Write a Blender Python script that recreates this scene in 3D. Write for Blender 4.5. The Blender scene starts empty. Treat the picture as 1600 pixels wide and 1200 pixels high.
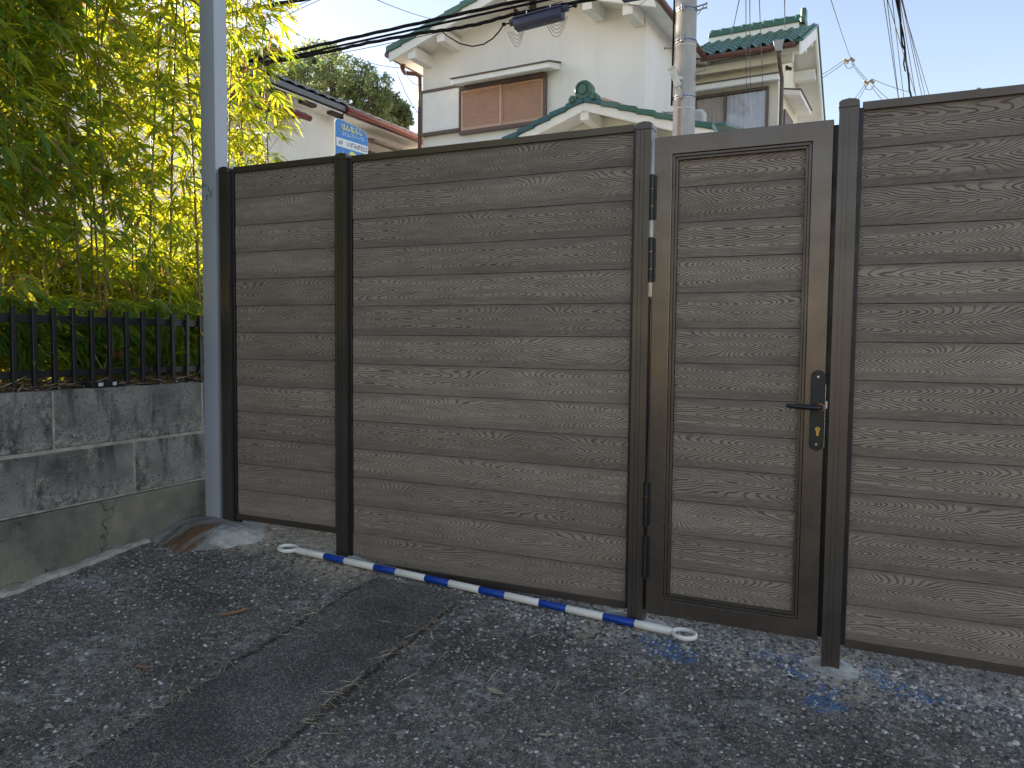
import bpy, bmesh, math, random
import numpy as np
from mathutils import Vector, Matrix

random.seed(7)
RNG = np.random.default_rng(7)
S = bpy.context.scene
COL = S.collection

# ------------------------------------------------------------------ camera
CAM_H = 1.28
FPX = 1200.0                                    # focal length for a 1600 px wide frame
YAW, PITCH, ROLL = (math.radians(a) for a in (-24.834, 3.261, 0.568))
_f = np.array([math.sin(YAW) * math.cos(PITCH), math.cos(YAW) * math.cos(PITCH), -math.sin(PITCH)])
_r = np.array([math.cos(YAW), -math.sin(YAW), 0.0])
_u = np.cross(_r, _f)
CR = _r * math.cos(ROLL) + _u * math.sin(ROLL)
CU = np.cross(CR, _f)
CF = _f
CP = np.array([0.0, 0.0, CAM_H])
cam = bpy.data.objects.new('camera', bpy.data.cameras.new('camera'))
COL.objects.link(cam)
cam.data.sensor_width = 36.0
cam.data.lens = FPX / 1600.0 * 36.0
cam.data.clip_start = 0.05
cam.data.clip_end = 600.0
cam.matrix_world = Matrix(((CR[0], CU[0], -CF[0], 0.0), (CR[1], CU[1], -CF[1], 0.0),
                           (CR[2], CU[2], -CF[2], CAM_H), (0, 0, 0, 1)))
S.camera = cam

# ------------------------------------------------------------------ world, sun, exposure
SUN_AZ = math.radians(-84.0)                    # from +Y (through the fence) towards -X
SUN_EL = math.radians(16.0)
w = bpy.data.worlds.new('World')
S.world = w
w.use_nodes = True
wn = w.node_tree
wn.nodes.clear()
sky = wn.nodes.new('ShaderNodeTexSky')
sky.sky_type = 'NISHITA'
sky.sun_disc = False
sky.sun_elevation = SUN_EL
sky.sun_rotation = SUN_AZ
sky.altitude = 50
sky.air_density = 1.0
sky.dust_density = 0.9
sky.ozone_density = 1.8
bg = wn.nodes.new('ShaderNodeBackground')
bg.inputs['Strength'].default_value = 0.10
wo = wn.nodes.new('ShaderNodeOutputWorld')
tint = wn.nodes.new('ShaderNodeMix')               # camera white balance, the same for the whole sky
tint.data_type = 'RGBA'
tint.blend_type = 'MULTIPLY'
tint.inputs[0].default_value = 1.0
tint.inputs[7].default_value = (1.22, 0.975, 0.86, 1.0)
wn.links.new(sky.outputs[0], tint.inputs[6])
wn.links.new(tint.outputs[2], bg.inputs[0])
wn.links.new(bg.outputs[0], wo.inputs[0])
sd = Vector((math.sin(SUN_AZ) * math.cos(SUN_EL), math.cos(SUN_AZ) * math.cos(SUN_EL), math.sin(SUN_EL)))
sun = bpy.data.objects.new('sun', bpy.data.lights.new('sun', 'SUN'))
COL.objects.link(sun)
sun.data.energy = 5.0
sun.data.angle = math.radians(0.53)
sun.data.color = (1.0, 0.86, 0.66)
sun.rotation_euler = sd.to_track_quat('Z', 'Y').to_euler()
sun.location = sd * 60
S.view_settings.view_transform = 'Standard'
S.view_settings.look = 'None'
S.view_settings.gamma = 1.0
S.view_settings.use_curve_mapping = False
S.view_settings.exposure = 1.95


def at(px, py, Y):
    """The point of the vertical plane y=Y that a measured photo point stands for."""
    d = (px - 800) / FPX * CR - (py - 600) / FPX * CU + CF
    p = CP + d * (Y / d[1])
    return (float(p[0]), float(p[1]), float(p[2]))


def gz(x, y):
    """Height of the sloping lot."""
    return -0.040 - 0.064 * min(max(x, -4.0), 3.0) + 0.092 * (min(max(y, -3.0), 4.2) - 3.318)


# ------------------------------------------------------------------ mesh helpers
def tag(o, label=None, cat=None, group=None, kind=None):
    if label: o['label'] = label
    if cat: o['category'] = cat
    if group: o['group'] = group
    if kind: o['kind'] = kind
    return o


def empty(name, loc=(0, 0, 0), rz=0.0, label=None, cat=None, group=None):
    o = bpy.data.objects.new(name, None)
    o.empty_display_size = 0.1
    COL.objects.link(o)
    o.location = loc
    o.rotation_euler = (0, 0, rz)
    return tag(o, label, cat, group)


def link(name, me, parent=None, loc=(0, 0, 0), rot=(0, 0, 0), scale=(1, 1, 1)):
    o = bpy.data.objects.new(name, me)
    COL.objects.link(o)
    if parent is not None: o.parent = parent
    o.location = loc
    o.rotation_euler = rot
    o.scale = scale
    return o


class MB:
    def __init__(self):
        self.v, self.f, self.mi = [], [], []

    def add(self, vs, fs, mi=0):
        n = len(self.v)
        self.v.extend([tuple(map(float, p)) for p in vs])
        for f in fs:
            self.f.append(tuple(i + n for i in f)); self.mi.append(mi)
        return self

    def box(self, x0, x1, y0, y1, z0, z1, mi=0):
        return self.add([(x0, y0, z0), (x1, y0, z0), (x1, y1, z0), (x0, y1, z0), (x0, y0, z1), (x1, y0, z1), (x1, y1, z1), (x0, y1, z1)],
                        [(0, 3, 2, 1), (4, 5, 6, 7), (0, 1, 5, 4), (1, 2, 6, 5), (2, 3, 7, 6), (3, 0, 4, 7)], mi)

    def prism(self, a, b, mi=0):
        """Closed solid between two matching point loops."""
        n = len(a)
        fs = [tuple(range(n))[::-1], tuple(range(n, 2 * n))]
        fs += [(i, (i + 1) % n, n + (i + 1) % n, n + i) for i in range(n)]
        return self.add(list(a) + list(b), fs, mi)

    def ext(self, poly, axis, a, b, mi=0):
        """2-D outline pushed along an axis: 'x' takes (y,z), 'y' takes (x,z), 'z' takes (x,y)."""
        k = {'x': lambda p, t: (t, p[0], p[1]), 'y': lambda p, t: (p[0], t, p[1]), 'z': lambda p, t: (p[0], p[1], t)}[axis]
        return self.prism([k(p, a) for p in poly], [k(p, b) for p in poly], mi)

    def tube(self, pts, r, n=8, mi=0, caps=True):
        pts = [Vector(p) for p in pts]
        rs = r if isinstance(r, (list, tuple)) else [r] * len(pts)
        base = len(self.v)
        prev = None
        for i, p in enumerate(pts):
            t = (pts[min(i + 1, len(pts) - 1)] - pts[max(i - 1, 0)]).normalized()
            if prev is None:
                a = Vector((0, 0, 1)) if abs(t.z) < 0.9 else Vector((1, 0, 0))
                s = t.cross(a).normalized()
            else:
                s = (prev - t * prev.dot(t)).normalized()
            prev = s
            q = t.cross(s)
            for k in range(n):
                an = 2 * math.pi * k / n
                c = p + (s * math.cos(an) + q * math.sin(an)) * rs[i]
                self.v.append(tuple(c))
        for i in range(len(pts) - 1):
            for k in range(n):
                a = base + i * n + k; b = base + i * n + (k + 1) % n
                self.f.append((a, b, b + n, a + n)); self.mi.append(mi)
        if caps:
            self.f.append(tuple(base + k for k in range(n))[::-1]); self.mi.append(mi)
            e = base + (len(pts) - 1) * n
            self.f.append(tuple(e + k for k in range(n))); self.mi.append(mi)
        return self

    def lathe(self, prof, n=24, c=(0, 0, 0), mi=0):
        """(r, z) profile turned about a vertical axis."""
        base = len(self.v)
        for (r, z) in prof:
            for k in range(n):
                an = 2 * math.pi * k / n
                self.v.append((c[0] + r * math.cos(an), c[1] + r * math.sin(an), c[2] + z))
        for i in range(len(prof) - 1):
            for k in range(n):
                a = base + i * n + k; b = base + i * n + (k + 1) % n
                self.f.append((a, b, b + n, a + n)); self.mi.append(mi)
        self.f.append(tuple(base + k for k in range(n))[::-1]); self.mi.append(mi)
        e = base + (len(prof) - 1) * n
        self.f.append(tuple(e + k for k in range(n))); self.mi.append(mi)
        return self

    def mesh(self, name, mats, bevel=0.0, smooth=None, seg=1):
        me = bpy.data.meshes.new(name)
        me.from_pydata(self.v, [], self.f)
        for m in (mats if isinstance(mats, (list, tuple)) else [mats]): me.materials.append(m)
        if any(self.mi): me.polygons.foreach_set('material_index', self.mi)
        if bevel:
            bm = bmesh.new(); bm.from_mesh(me)
            bmesh.ops.recalc_face_normals(bm, faces=bm.faces)
            es = [e for e in bm.edges if len(e.link_faces) == 2 and e.calc_face_angle(0) > 0.5]
            bmesh.ops.bevel(bm, geom=es, offset=bevel, segments=seg, affect='EDGES', profile=0.6)
            bm.to_mesh(me); bm.free()
        if smooth is not None:
            me.polygons.foreach_set('use_smooth', [True] * len(me.polygons))
            me.set_sharp_from_angle(angle=math.radians(smooth))
        me.update()
        return me

    def build(self, name, mats, parent=None, bevel=0.0, smooth=None, seg=1, loc=(0, 0, 0), rot=(0, 0, 0)):
        return link(name, self.mesh(name, mats, bevel, smooth, seg), parent, loc, rot)


def np_mesh(name, V, F, mats, smooth=False):
    me = bpy.data.meshes.new(name)
    me.from_pydata(V.tolist() if hasattr(V, 'tolist') else V, [], F.tolist() if hasattr(F, 'tolist') else F)
    for m in (mats if isinstance(mats, (list, tuple)) else [mats]): me.materials.append(m)
    if smooth: me.polygons.foreach_set('use_smooth', [True] * len(me.polygons))
    me.update()
    return me


# ------------------------------------------------------------------ node helper
class NT:
    def __init__(self, name):
        self.m = bpy.data.materials.new(name)
        self.m.use_nodes = True
        self.t = self.m.node_tree
        self.t.nodes.clear()
        self.out = self.t.nodes.new('ShaderNodeOutputMaterial')

    def put(self, sock, v):
        if isinstance(v, bpy.types.NodeSocket): self.t.links.new(v, sock)
        elif isinstance(v, (tuple, list)):
            v = tuple(v)
            if sock.type == 'RGBA' and len(v) == 3: v = v + (1.0,)
            sock.default_value = v
        elif v is not None: sock.default_value = v

    def node(self, ty, **kw):
        n = self.t.nodes.new(ty)
        for k, v in kw.items(): setattr(n, k, v)
        return n

    def coord(self, which='Object'):
        return self.node('ShaderNodeTexCoord').outputs[which]

    def sep(self, v):
        n = self.node('ShaderNodeSeparateXYZ'); self.put(n.inputs[0], v); return n.outputs

    def comb(self, x, y, z):
        n = self.node('ShaderNodeCombineXYZ')
        for i, a in enumerate((x, y, z)): self.put(n.inputs[i], a)
        return n.outputs[0]

    def math(self, op, a, b=None, c=None, clamp=False):
        n = self.node('ShaderNodeMath', operation=op, use_clamp=clamp)
        for i, v in enumerate((a, b, c)):
            if v is not None: self.put(n.inputs[i], v)
        return n.outputs[0]

    def vmath(self, op, a, b=None):
        n = self.node('ShaderNodeVectorMath', operation=op)
        self.put(n.inputs[0], a)
        if b is not None: self.put(n.inputs[1], b)
        return n.outputs['Value'] if op in ('DISTANCE', 'LENGTH', 'DOT_PRODUCT') else n.outputs[0]

    def scale(self, v, s):
        return self.vmath('MULTIPLY', v, s)

    def noise(self, v, scale, detail=3.0, rough=0.55, dist=0.0, dim='3D'):
        n = self.node('ShaderNodeTexNoise', noise_dimensions=dim)
        if dim == '1D': self.put(n.inputs['W'], v)
        else: self.put(n.inputs['Vector'], v)
        n.inputs['Scale'].default_value = scale
        n.inputs['Detail'].default_value = detail
        n.inputs['Roughness'].default_value = rough
        n.inputs['Distortion'].default_value = dist
        return n.outputs[0]

    def voro(self, v, scale, feature='F1', rnd=1.0):
        n = self.node('ShaderNodeTexVoronoi', feature=feature)
        self.put(n.inputs['Vector'], v)
        n.inputs['Scale'].default_value = scale
        if 'Randomness' in n.inputs: n.inputs['Randomness'].default_value = rnd
        return n.outputs

    def mr(self, v, a, b, c=0.0, d=1.0, smooth=False):
        n = self.node('ShaderNodeMapRange', clamp=True)
        if smooth: n.interpolation_type = 'SMOOTHSTEP'
        for i, x in enumerate((v, a, b, c, d)): self.put(n.inputs[i], x)
        return n.outputs[0]

    def mix(self, fac, a, b, mode='MIX'):
        n = self.node('ShaderNodeMix', data_type='RGBA', blend_type=mode)
        self.put(n.inputs[0], fac); self.put(n.inputs[6], a); self.put(n.inputs[7], b)
        return n.outputs[2]

    def ramp(self, fac, stops):
        n = self.node('ShaderNodeValToRGB')
        e = n.color_ramp.elements
        while len(e) < len(stops): e.new(0.5)
        for el, (p, c) in zip(e, stops):
            el.position = p; el.color = tuple(c) + ((1.0,) if len(c) == 3 else ())
        self.put(n.inputs[0], fac)
        return n.outputs[0]

    def bump(self, h, strength=0.5, dist=0.01, normal=None):
        n = self.node('ShaderNodeBump')
        n.inputs['Strength'].default_value = strength
        n.inputs['Distance'].default_value = dist
        self.put(n.inputs['Height'], h)
        if normal is not None: self.put(n.inputs['Normal'], normal)
        return n.outputs[0]

    def island(self):
        return self.node('ShaderNodeNewGeometry').outputs['Random Per Island']

    def orand(self):
        return self.node('ShaderNodeObjectInfo').outputs['Random']

    def pbr(self, color, rough=0.6, metal=0.0, normal=None, spec=0.5, trans=0.0, coat=0.0):
        b = self.node('ShaderNodeBsdfPrincipled')
        self.put(b.inputs['Base Color'], color)
        self.put(b.inputs['Roughness'], rough)
        self.put(b.inputs['Metallic'], metal)
        self.put(b.inputs['Specular IOR Level'], spec)
        if trans: b.inputs['Transmission Weight'].default_value = trans
        if coat: b.inputs['Coat Weight'].default_value = coat
        if normal is not None: self.put(b.inputs['Normal'], normal)
        self.t.links.new(b.outputs[0], self.out.inputs[0])
        return self.m


def plain(name, col, rough=0.6, metal=0.0, vary=0.12, scale=6.0, bump=0.0, bscale=120.0, spec=0.5):
    """Painted or moulded surface: base colour broken by faint dirt and fine relief."""
    n = NT(name)
    c = n.coord()
    d = n.noise(c, scale, 4.0, 0.6)
    k = n.mr(d, 0.3, 0.7, 1.0 - vary, 1.0 + vary * 0.4)
    colr = n.mix(1.0, tuple(col), n.comb(k, k, k), 'MULTIPLY')
    rg = n.mr(n.noise(c, scale * 2.3, 3.0), 0.3, 0.7, max(rough - 0.08, 0.02), min(rough + 0.1, 1.0))
    nb = n.bump(n.noise(c, bscale, 3.0), bump, 0.003) if bump else None
    return n.pbr(colr, rg, metal, nb, spec)


# ------------------------------------------------------------------ materials
def mat_board():
    n = NT('embossed_composite_board')
    xyz = n.sep(n.coord())
    rnd = n.orand()
    x = n.math('ADD', xyz[0], n.math('MULTIPLY', rnd, 41.0))
    z = xyz[2]
    # flat-sawn figure: nested V shapes about a wandering centre line, straightening towards the edges
    zc = n.math('MULTIPLY', n.math('SUBTRACT', n.noise(n.math('ADD', x, 77.0), 1.1, 0.0, dim='1D'), 0.42), 0.050)
    zz = n.math('SUBTRACT', z, zc)
    az = n.math('SQRT', n.math('ADD', n.math('MULTIPLY', zz, zz), 0.00001))
    c1 = n.math('PINGPONG', n.math('ADD', n.math('MULTIPLY', x, 0.27), n.math('MULTIPLY', n.noise(x, 1.3, 0.0, dim='1D'), 0.14)), 0.24)
    c2 = n.math('MULTIPLY', n.math('SUBTRACT', n.noise(n.math('ADD', x, 9.3), 15.0, 1.5, dim='1D'), 0.5), 0.013)
    fall = n.mr(az, 0.030, 0.080, 1.0, 0.45, True)
    v = n.comb(n.math('MULTIPLY', x, 5.0), n.math('MULTIPLY', z, 30.0), rnd)
    wob = n.math('MULTIPLY', n.math('SUBTRACT', n.noise(v, 1.0, 2.0, 0.5), 0.5), 0.016)
    r = n.math('ADD', n.math('ADD', n.math('MULTIPLY', az, 1.05), n.math('MULTIPLY', n.math('ADD', c1, c2), fall)), wob)
    s = n.math('SINE', n.math('MULTIPLY', r, 2 * math.pi / 0.0094))
    thick = n.noise(n.comb(n.math('MULTIPLY', x, 9.0), n.math('MULTIPLY', z, 45.0), 4.0), 1.0, 2.0)
    line = n.mr(n.math('ADD', s, n.math('MULTIPLY', n.math('SUBTRACT', thick, 0.5), 1.5)), -1.15, -0.15, 0.0, 1.0, True)
    # plain fine streaks towards both edges of the board
    edge = n.mr(n.math('ABSOLUTE', n.math('SUBTRACT', z, 0.010)), 0.040, 0.060, 0.0, 1.0, True)
    fine = n.noise(n.comb(n.math('MULTIPLY', x, 7.0), n.math('MULTIPLY', z, 420.0), 2.0), 1.0, 2.0, 0.6)
    fine = n.mr(fine, 0.35, 0.65)
    edge = n.math('MULTIPLY', edge, 0.80)
    hgt = n.math('ADD', n.math('MULTIPLY', line, n.math('SUBTRACT', 1.0, edge)), n.math('MULTIPLY', n.math('ADD', 0.30, n.math('MULTIPLY', fine, 0.70)), edge))
    wear = n.noise(n.comb(n.math('MULTIPLY', x, 2.2), n.math('MULTIPLY', z, 9.0), rnd), 1.0, 4.0, 0.6)
    ridge = n.mix(n.mr(wear, 0.3, 0.7), (0.312, 0.250, 0.198), (0.408, 0.332, 0.268))
    groove = n.mix(n.mr(wear, 0.3, 0.7), (0.122, 0.098, 0.079), (0.172, 0.140, 0.113))
    col = n.mix(hgt, groove, ridge)
    fleck = n.noise(n.comb(n.math('MULTIPLY', x, 60.0), n.math('MULTIPLY', z, 500.0), 1.0), 1.0, 2.0)
    fk = n.math('MULTIPLY', n.mr(fleck, 0.3, 0.7, 0.80, 1.15), n.mr(edge, 0.0, 0.72, 1.0, 0.90))
    tone = n.mr(n.math('FRACT', n.math('MULTIPLY', rnd, 7.31)), 0.0, 1.0, 0.86, 1.10)
    k = n.math('MULTIPLY', fk, tone)
    col = n.mix(1.0, col, n.comb(k, k, k), 'MULTIPLY')
    nb = n.bump(hgt, 1.0, 0.0022)
    return n.pbr(col, n.mr(hgt, 0.0, 1.0, 0.72, 0.55), 0.0, nb, 0.35)


def mat_block():
    n = NT('weathered_concrete_block')
    c = n.coord()
    g = n.vmath('ADD', c, n.comb(n.math('MULTIPLY', n.orand(), 13.0), 0.0, 0.0))
    big = n.noise(g, 2.6, 5.0, 0.62)
    vert = n.noise(n.scale(g, (1.0, 6.0, 1.6)), 1.6, 4.0, 0.6)
    grain = n.noise(g, 190.0, 3.0, 0.7)
    pit = n.voro(g, 74.0)[0]
    pitsize = n.noise(g, 30.0, 2.0)
    pm = n.mr(n.math('SUBTRACT', pit, n.mr(pitsize, 0.46, 0.74, 0.0, 0.33)), 0.0, 0.06)
    col = n.ramp(big, [(0.30, (0.075, 0.071, 0.063)), (0.47, (0.185, 0.176, 0.156)), (0.66, (0.31, 0.295, 0.26))])
    col = n.mix(n.math('MULTIPLY', n.mr(vert, 0.50, 0.66), 0.85), col, (0.062, 0.060, 0.055))
    lich = n.mr(n.noise(g, 8.0, 6.0, 0.75), 0.56, 0.64)
    col = n.mix(n.math('MULTIPLY', lich, 0.6), col, (0.42, 0.39, 0.31))
    zl = n.sep(c)[2]
    eff = n.math('MULTIPLY', n.mr(n.math('ADD', zl, n.math('MULTIPLY', n.math('SUBTRACT', big, 0.5), 0.5)), -0.02, -0.13), n.mr(n.noise(g, 34.0, 4.0, 0.7), 0.44, 0.58))
    col = n.mix(n.math('MULTIPLY', eff, 0.7), col, (0.43, 0.41, 0.36))
    gk = n.mr(grain, 0.3, 0.7, 0.42, 1.45)
    col = n.mix(1.0, col, n.comb(gk, gk, gk), 'MULTIPLY')
    col = n.mix(pm, (0.041, 0.041, 0.040), col)
    hg = n.math('ADD', n.math('MULTIPLY', grain, 0.5), pm)
    return n.pbr(col, 0.92, 0.0, n.bump(hg, 1.0, 0.008), 0.25)


def mat_plinth():
    n = NT('stained_concrete')
    c = n.coord()
    z = n.sep(c)[2]
    big = n.noise(c, 2.2, 6.0, 0.65)
    grain = n.noise(c, 150.0, 4.0, 0.7)
    col = n.ramp(big, [(0.32, (0.073, 0.072, 0.059)), (0.5, (0.180, 0.167, 0.135)), (0.68, (0.275, 0.251, 0.201))])
    col = n.mix(n.mr(z, 0.40, 0.425, 0.0, 0.45), col, (0.364, 0.338, 0.287))
    moss = n.mr(n.noise(c, 5.0, 4.0), 0.5, 0.7)
    col = n.mix(n.math('MULTIPLY', moss, 0.45), col, (0.139, 0.137, 0.075))
    cr = n.voro(n.vmath('ADD', c, n.scale(n.comb(n.noise(c, 9.0), n.noise(c, 8.0), n.noise(c, 7.0)), (0.262, 0.244, 0.220))), 1.5, 'DISTANCE_TO_EDGE')[0]
    crm = n.mr(cr, 0.0, 0.006)
    col = n.mix(crm, (0.049, 0.046, 0.039), col)
    gk = n.mr(grain, 0.3, 0.7, 0.72, 1.2)
    col = n.mix(1.0, col, n.comb(gk, gk, gk), 'MULTIPLY')
    hg = n.math('ADD', n.math('MULTIPLY', grain, 0.4), n.math('MULTIPLY', crm, 0.8))
    return n.pbr(col, 0.92, 0.0, n.bump(hg, 0.6, 0.004), 0.25)


BLUE_MARKS = [(-0.74, 3.16, 0.10), (-0.66, 3.13, 0.08), (-0.80, 3.19, 0.07), (-0.11, 3.06, 0.05), (-0.10, 3.13, 0.06), (-0.125, 3.01, 0.06), (-0.05, 3.03, 0.04), (-0.27, 3.27, 0.06),
              (-0.33, 3.30, 0.05), (-0.21, 3.22, 0.06), (0.06, 3.34, 0.05), (0.06, 3.40, 0.05), (0.12, 3.27, 0.06),
              (0.17, 3.26, 0.07), (0.23, 3.25, 0.05), (0.29, 3.245, 0.04), (-0.22, 3.335, 0.05)]


def mat_ground():
    n = NT('exposed_aggregate_asphalt')
    c = n.coord()
    p = n.sep(c)
    jit = n.scale(n.comb(n.math('SUBTRACT', n.noise(c, 60.0, 2.0), 0.5), n.math('SUBTRACT', n.noise(n.vmath('ADD', c, (5, 5, 5)), 60.0, 2.0), 0.5), 0.0), (0.073, 0.064, 0.000))
    q = n.vmath('ADD', c, jit)
    v1 = n.voro(q, 78.0)
    v2 = n.voro(q, 165.0)
    big = n.noise(c, 1.3, 5.0, 0.6)
    mid = n.noise(c, 4.2, 6.0, 0.66)
    fine = n.noise(c, 26.0, 4.0, 0.7)
    # stone tint: mostly dark weathered grey, some tan, some pale
    st = n.sep(v1[1])
    stone = n.ramp(st[0], [(0.0, (0.094, 0.088, 0.078)), (0.45, (0.232, 0.202, 0.168)), (0.72, (0.450, 0.386, 0.311)), (0.90, (0.528, 0.420, 0.295)), (1.0, (0.577, 0.492, 0.399))])
    stone2 = n.ramp(n.sep(v2[1])[1], [(0.0, (0.085, 0.079, 0.069)), (0.6, (0.265, 0.231, 0.191)), (1.0, (0.620, 0.524, 0.415))])
    inst = n.mr(v1[0], 0.30, 0.42, 1.0, 0.0)
    keep = n.mr(st[1], 0.35, 0.45)
    inst = n.math('MULTIPLY', inst, keep)
    col = n.mix(inst, stone2, stone)
    gap = n.mr(v2[0], 0.34, 0.55)
    col = n.mix(n.math('MULTIPLY', gap, n.math('SUBTRACT', 1.0, inst)), col, (0.090, 0.079, 0.067))
    # broad wear: black tarry areas and pale chalky areas
    tar = n.mr(n.noise(n.vmath('ADD', c, (3.0, 8.0, 0.0)), 1.9, 5.0, 0.62), 0.45, 0.62)
    tk = n.mr(tar, 0.0, 1.0, 1.18, 0.70)
    col = n.mix(1.0, col, n.comb(tk, tk, tk), 'MULTIPLY')
    chalk = n.math('MULTIPLY', n.mr(mid, 0.47, 0.60), n.mr(fine, 0.47, 0.58))
    chalk = n.math('MULTIPLY', chalk, n.math('SUBTRACT', 1.0, n.math('MULTIPLY', tar, 0.7)))
    col = n.mix(n.math('MULTIPLY', chalk, 0.85), col, (0.44, 0.42, 0.385))
    # joints along the trench strip
    jx = n.math('ADD', p[0], n.math('MULTIPLY', n.math('SUBTRACT', n.noise(c, 6.0, 4.0, 0.65), 0.5), 0.05))
    jt = n.math('MINIMUM', n.math('ABSOLUTE', n.math('ADD', jx, 1.708)), n.math('ABSOLUTE', n.math('ADD', jx, 2.212)))
    jm = n.math('MULTIPLY', n.mr(jt, 0.006, 0.018, 1.0, 0.0), n.mr(p[1], 3.2, 3.1))
    col = n.mix(n.math('MULTIPLY', jm, 0.65), col, (0.014, 0.013, 0.012))
    # cleaner, paler loose aggregate along the foot of the fence
    near = n.mr(n.math('ADD', p[1], n.math('MULTIPLY', n.math('SUBTRACT', mid, 0.5), 0.5)), 3.02, 3.22)
    right = n.mr(n.math('ADD', p[0], n.math('MULTIPLY', n.math('SUBTRACT', big, 0.5), 0.6)), -1.75, -1.35)
    fen = n.math('MULTIPLY', near, right)
    fstone = n.ramp(st[0], [(0.0, (0.109, 0.104, 0.099)), (0.4, (0.366, 0.330, 0.299)), (0.7, (0.462, 0.399, 0.344)), (1.0, (0.650, 0.650, 0.552))])
    fcol = n.mix(n.mr(v1[0], 0.40, 0.60), fstone, (0.182, 0.164, 0.147))
    col = n.mix(n.math('MULTIPLY', fen, 0.85), col, fcol)
    left = n.math('MULTIPLY', n.mr(n.math('ADD', p[1], n.math('MULTIPLY', n.math('SUBTRACT', mid, 0.5), 0.7)), 2.98, 3.3), n.mr(p[0], -1.9, -2.3))
    col = n.mix(n.math('MULTIPLY', left, n.mr(fine, 0.42, 0.6, 0.25, 0.75)), col, (0.602, 0.478, 0.335))
    # dry cement dust around the new post footings
    for (fx, fy, fr) in ((-0.08, 3.27, 0.22), (-0.95, 3.27, 0.26), (-2.45, 3.2, 0.3), (-3.1, 3.2, 0.2)):
        dd = n.vmath('DISTANCE', n.comb(p[0], p[1], 0.0), (fx, fy, 0.0))
        mk = n.mr(n.math('ADD', dd, n.math('MULTIPLY', n.math('SUBTRACT', mid, 0.5), 0.45)), fr * 0.45, fr, 1.0, 0.0, True)
        col = n.mix(n.math('MULTIPLY', mk, n.mr(fine, 0.35, 0.6, 0.2, 0.8)), col, (0.650, 0.519, 0.357))
    # blue survey paint
    bm_ = None
    for (bx, by, br) in BLUE_MARKS:
        dd = n.vmath('DISTANCE', n.comb(p[0], p[1], 0.0), (bx, by, 0.0))
        mk = n.mr(dd, br * 0.35, br * 1.05, 1.0, 0.0)
        bm_ = mk if bm_ is None else n.math('MAXIMUM', bm_, mk)
    bm_ = n.math('MULTIPLY', n.mr(bm_, 0.1, 0.5), n.mr(n.noise(c, 48.0, 3.0, 0.65), 0.42, 0.50))
    col = n.mix(n.math('MULTIPLY', bm_, 0.75), col, (0.035, 0.185, 0.45))
    hgt = n.math('ADD', n.math('MULTIPLY', n.math('SUBTRACT', 0.6, v1[0]), n.math('ADD', 0.25, inst)), n.math('MULTIPLY', n.math('SUBTRACT', 0.6, v2[0]), 0.4))
    hgt = n.math('ADD', hgt, n.math('MULTIPLY', fine, 0.5))
    return n.pbr(col, n.mr(fine, 0.3, 0.7, 0.72, 0.92), 0.0, n.bump(hgt, 1.0, 0.006), 0.35)


def mat_patch():
    n = NT('smooth_dark_asphalt')
    c = n.coord()
    v = n.voro(c, 210.0)
    grain = n.noise(c, 230.0, 3.0, 0.7)
    big = n.noise(c, 3.0, 5.0, 0.6)
    col = n.ramp(n.sep(v[1])[0], [(0.0, (0.059, 0.054, 0.049)), (0.7, (0.131, 0.116, 0.103)), (0.95, (0.291, 0.253, 0.216)), (1.0, (0.348, 0.302, 0.247))])
    k = n.mr(big, 0.3, 0.7, 0.62, 1.35)
    col = n.mix(1.0, col, n.comb(k, k, k), 'MULTIPLY')
    return n.pbr(col, 0.85, 0.0, n.bump(n.math('ADD', grain, v[0]), 0.8, 0.003), 0.35)


def mat_leaf(name, dark, light, dry, glow, dryshare=0.06):
    n = NT(name)
    r = n.island()
    base = n.mix(r, dark, light)
    isdry = n.mr(n.math('FRACT', n.math('MULTIPLY', r, 53.7)), 1.0 - dryshare, 1.0 - dryshare + 0.01)
    base = n.mix(isdry, base, dry)
    tr = n.mix(isdry, n.mix(r, (glow[0] * 0.36, glow[1] * 0.66, glow[2]), glow), tuple(a * 1.8 for a in dry))
    d = n.node('ShaderNodeBsdfPrincipled')
    n.put(d.inputs['Base Color'], base); n.put(d.inputs['Roughness'], 0.42); n.put(d.inputs['Specular IOR Level'], 0.45)
    t = n.node('ShaderNodeBsdfTranslucent')
    n.put(t.inputs[0], tr)
    m = n.node('ShaderNodeMixShader')
    m.inputs[0].default_value = 0.57
    n.t.links.new(d.outputs[0], m.inputs[1]); n.t.links.new(t.outputs[0], m.inputs[2])
    n.t.links.new(m.outputs[0], n.out.inputs[0])
    return n.m


def mat_islands(name, stops, rough=0.85, bump=0.0):
    n = NT(name)
    col = n.ramp(n.island(), stops)
    k = n.mr(n.noise(n.coord(), 160.0, 2.0), 0.3, 0.7, 0.75, 1.2)
    col = n.mix(1.0, col, n.comb(k, k, k), 'MULTIPLY')
    return n.pbr(col, rough, 0.0, n.bump(n.noise(n.coord(), 300.0, 2.0), bump, 0.002) if bump else None, 0.3)


def mat_stucco(name, col):
    n = NT(name)
    c = n.coord()
    k = n.mr(n.noise(n.scale(c, (1.0, 1.0, 0.35)), 1.7, 5.0, 0.6), 0.3, 0.7, 0.93, 1.03)
    cc = n.mix(1.0, col, n.comb(k, k, k), 'MULTIPLY')
    drip = n.mr(n.noise(n.scale(c, (5.0, 5.0, 0.25)), 1.5, 4.0, 0.6), 0.56, 0.76, 0.0, 0.16)
    cc = n.mix(drip, cc, (0.42, 0.39, 0.33))
    return n.pbr(cc, 0.9, 0.0, n.bump(n.noise(c, 110.0, 3.0), 0.35, 0.006), 0.2)


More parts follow.
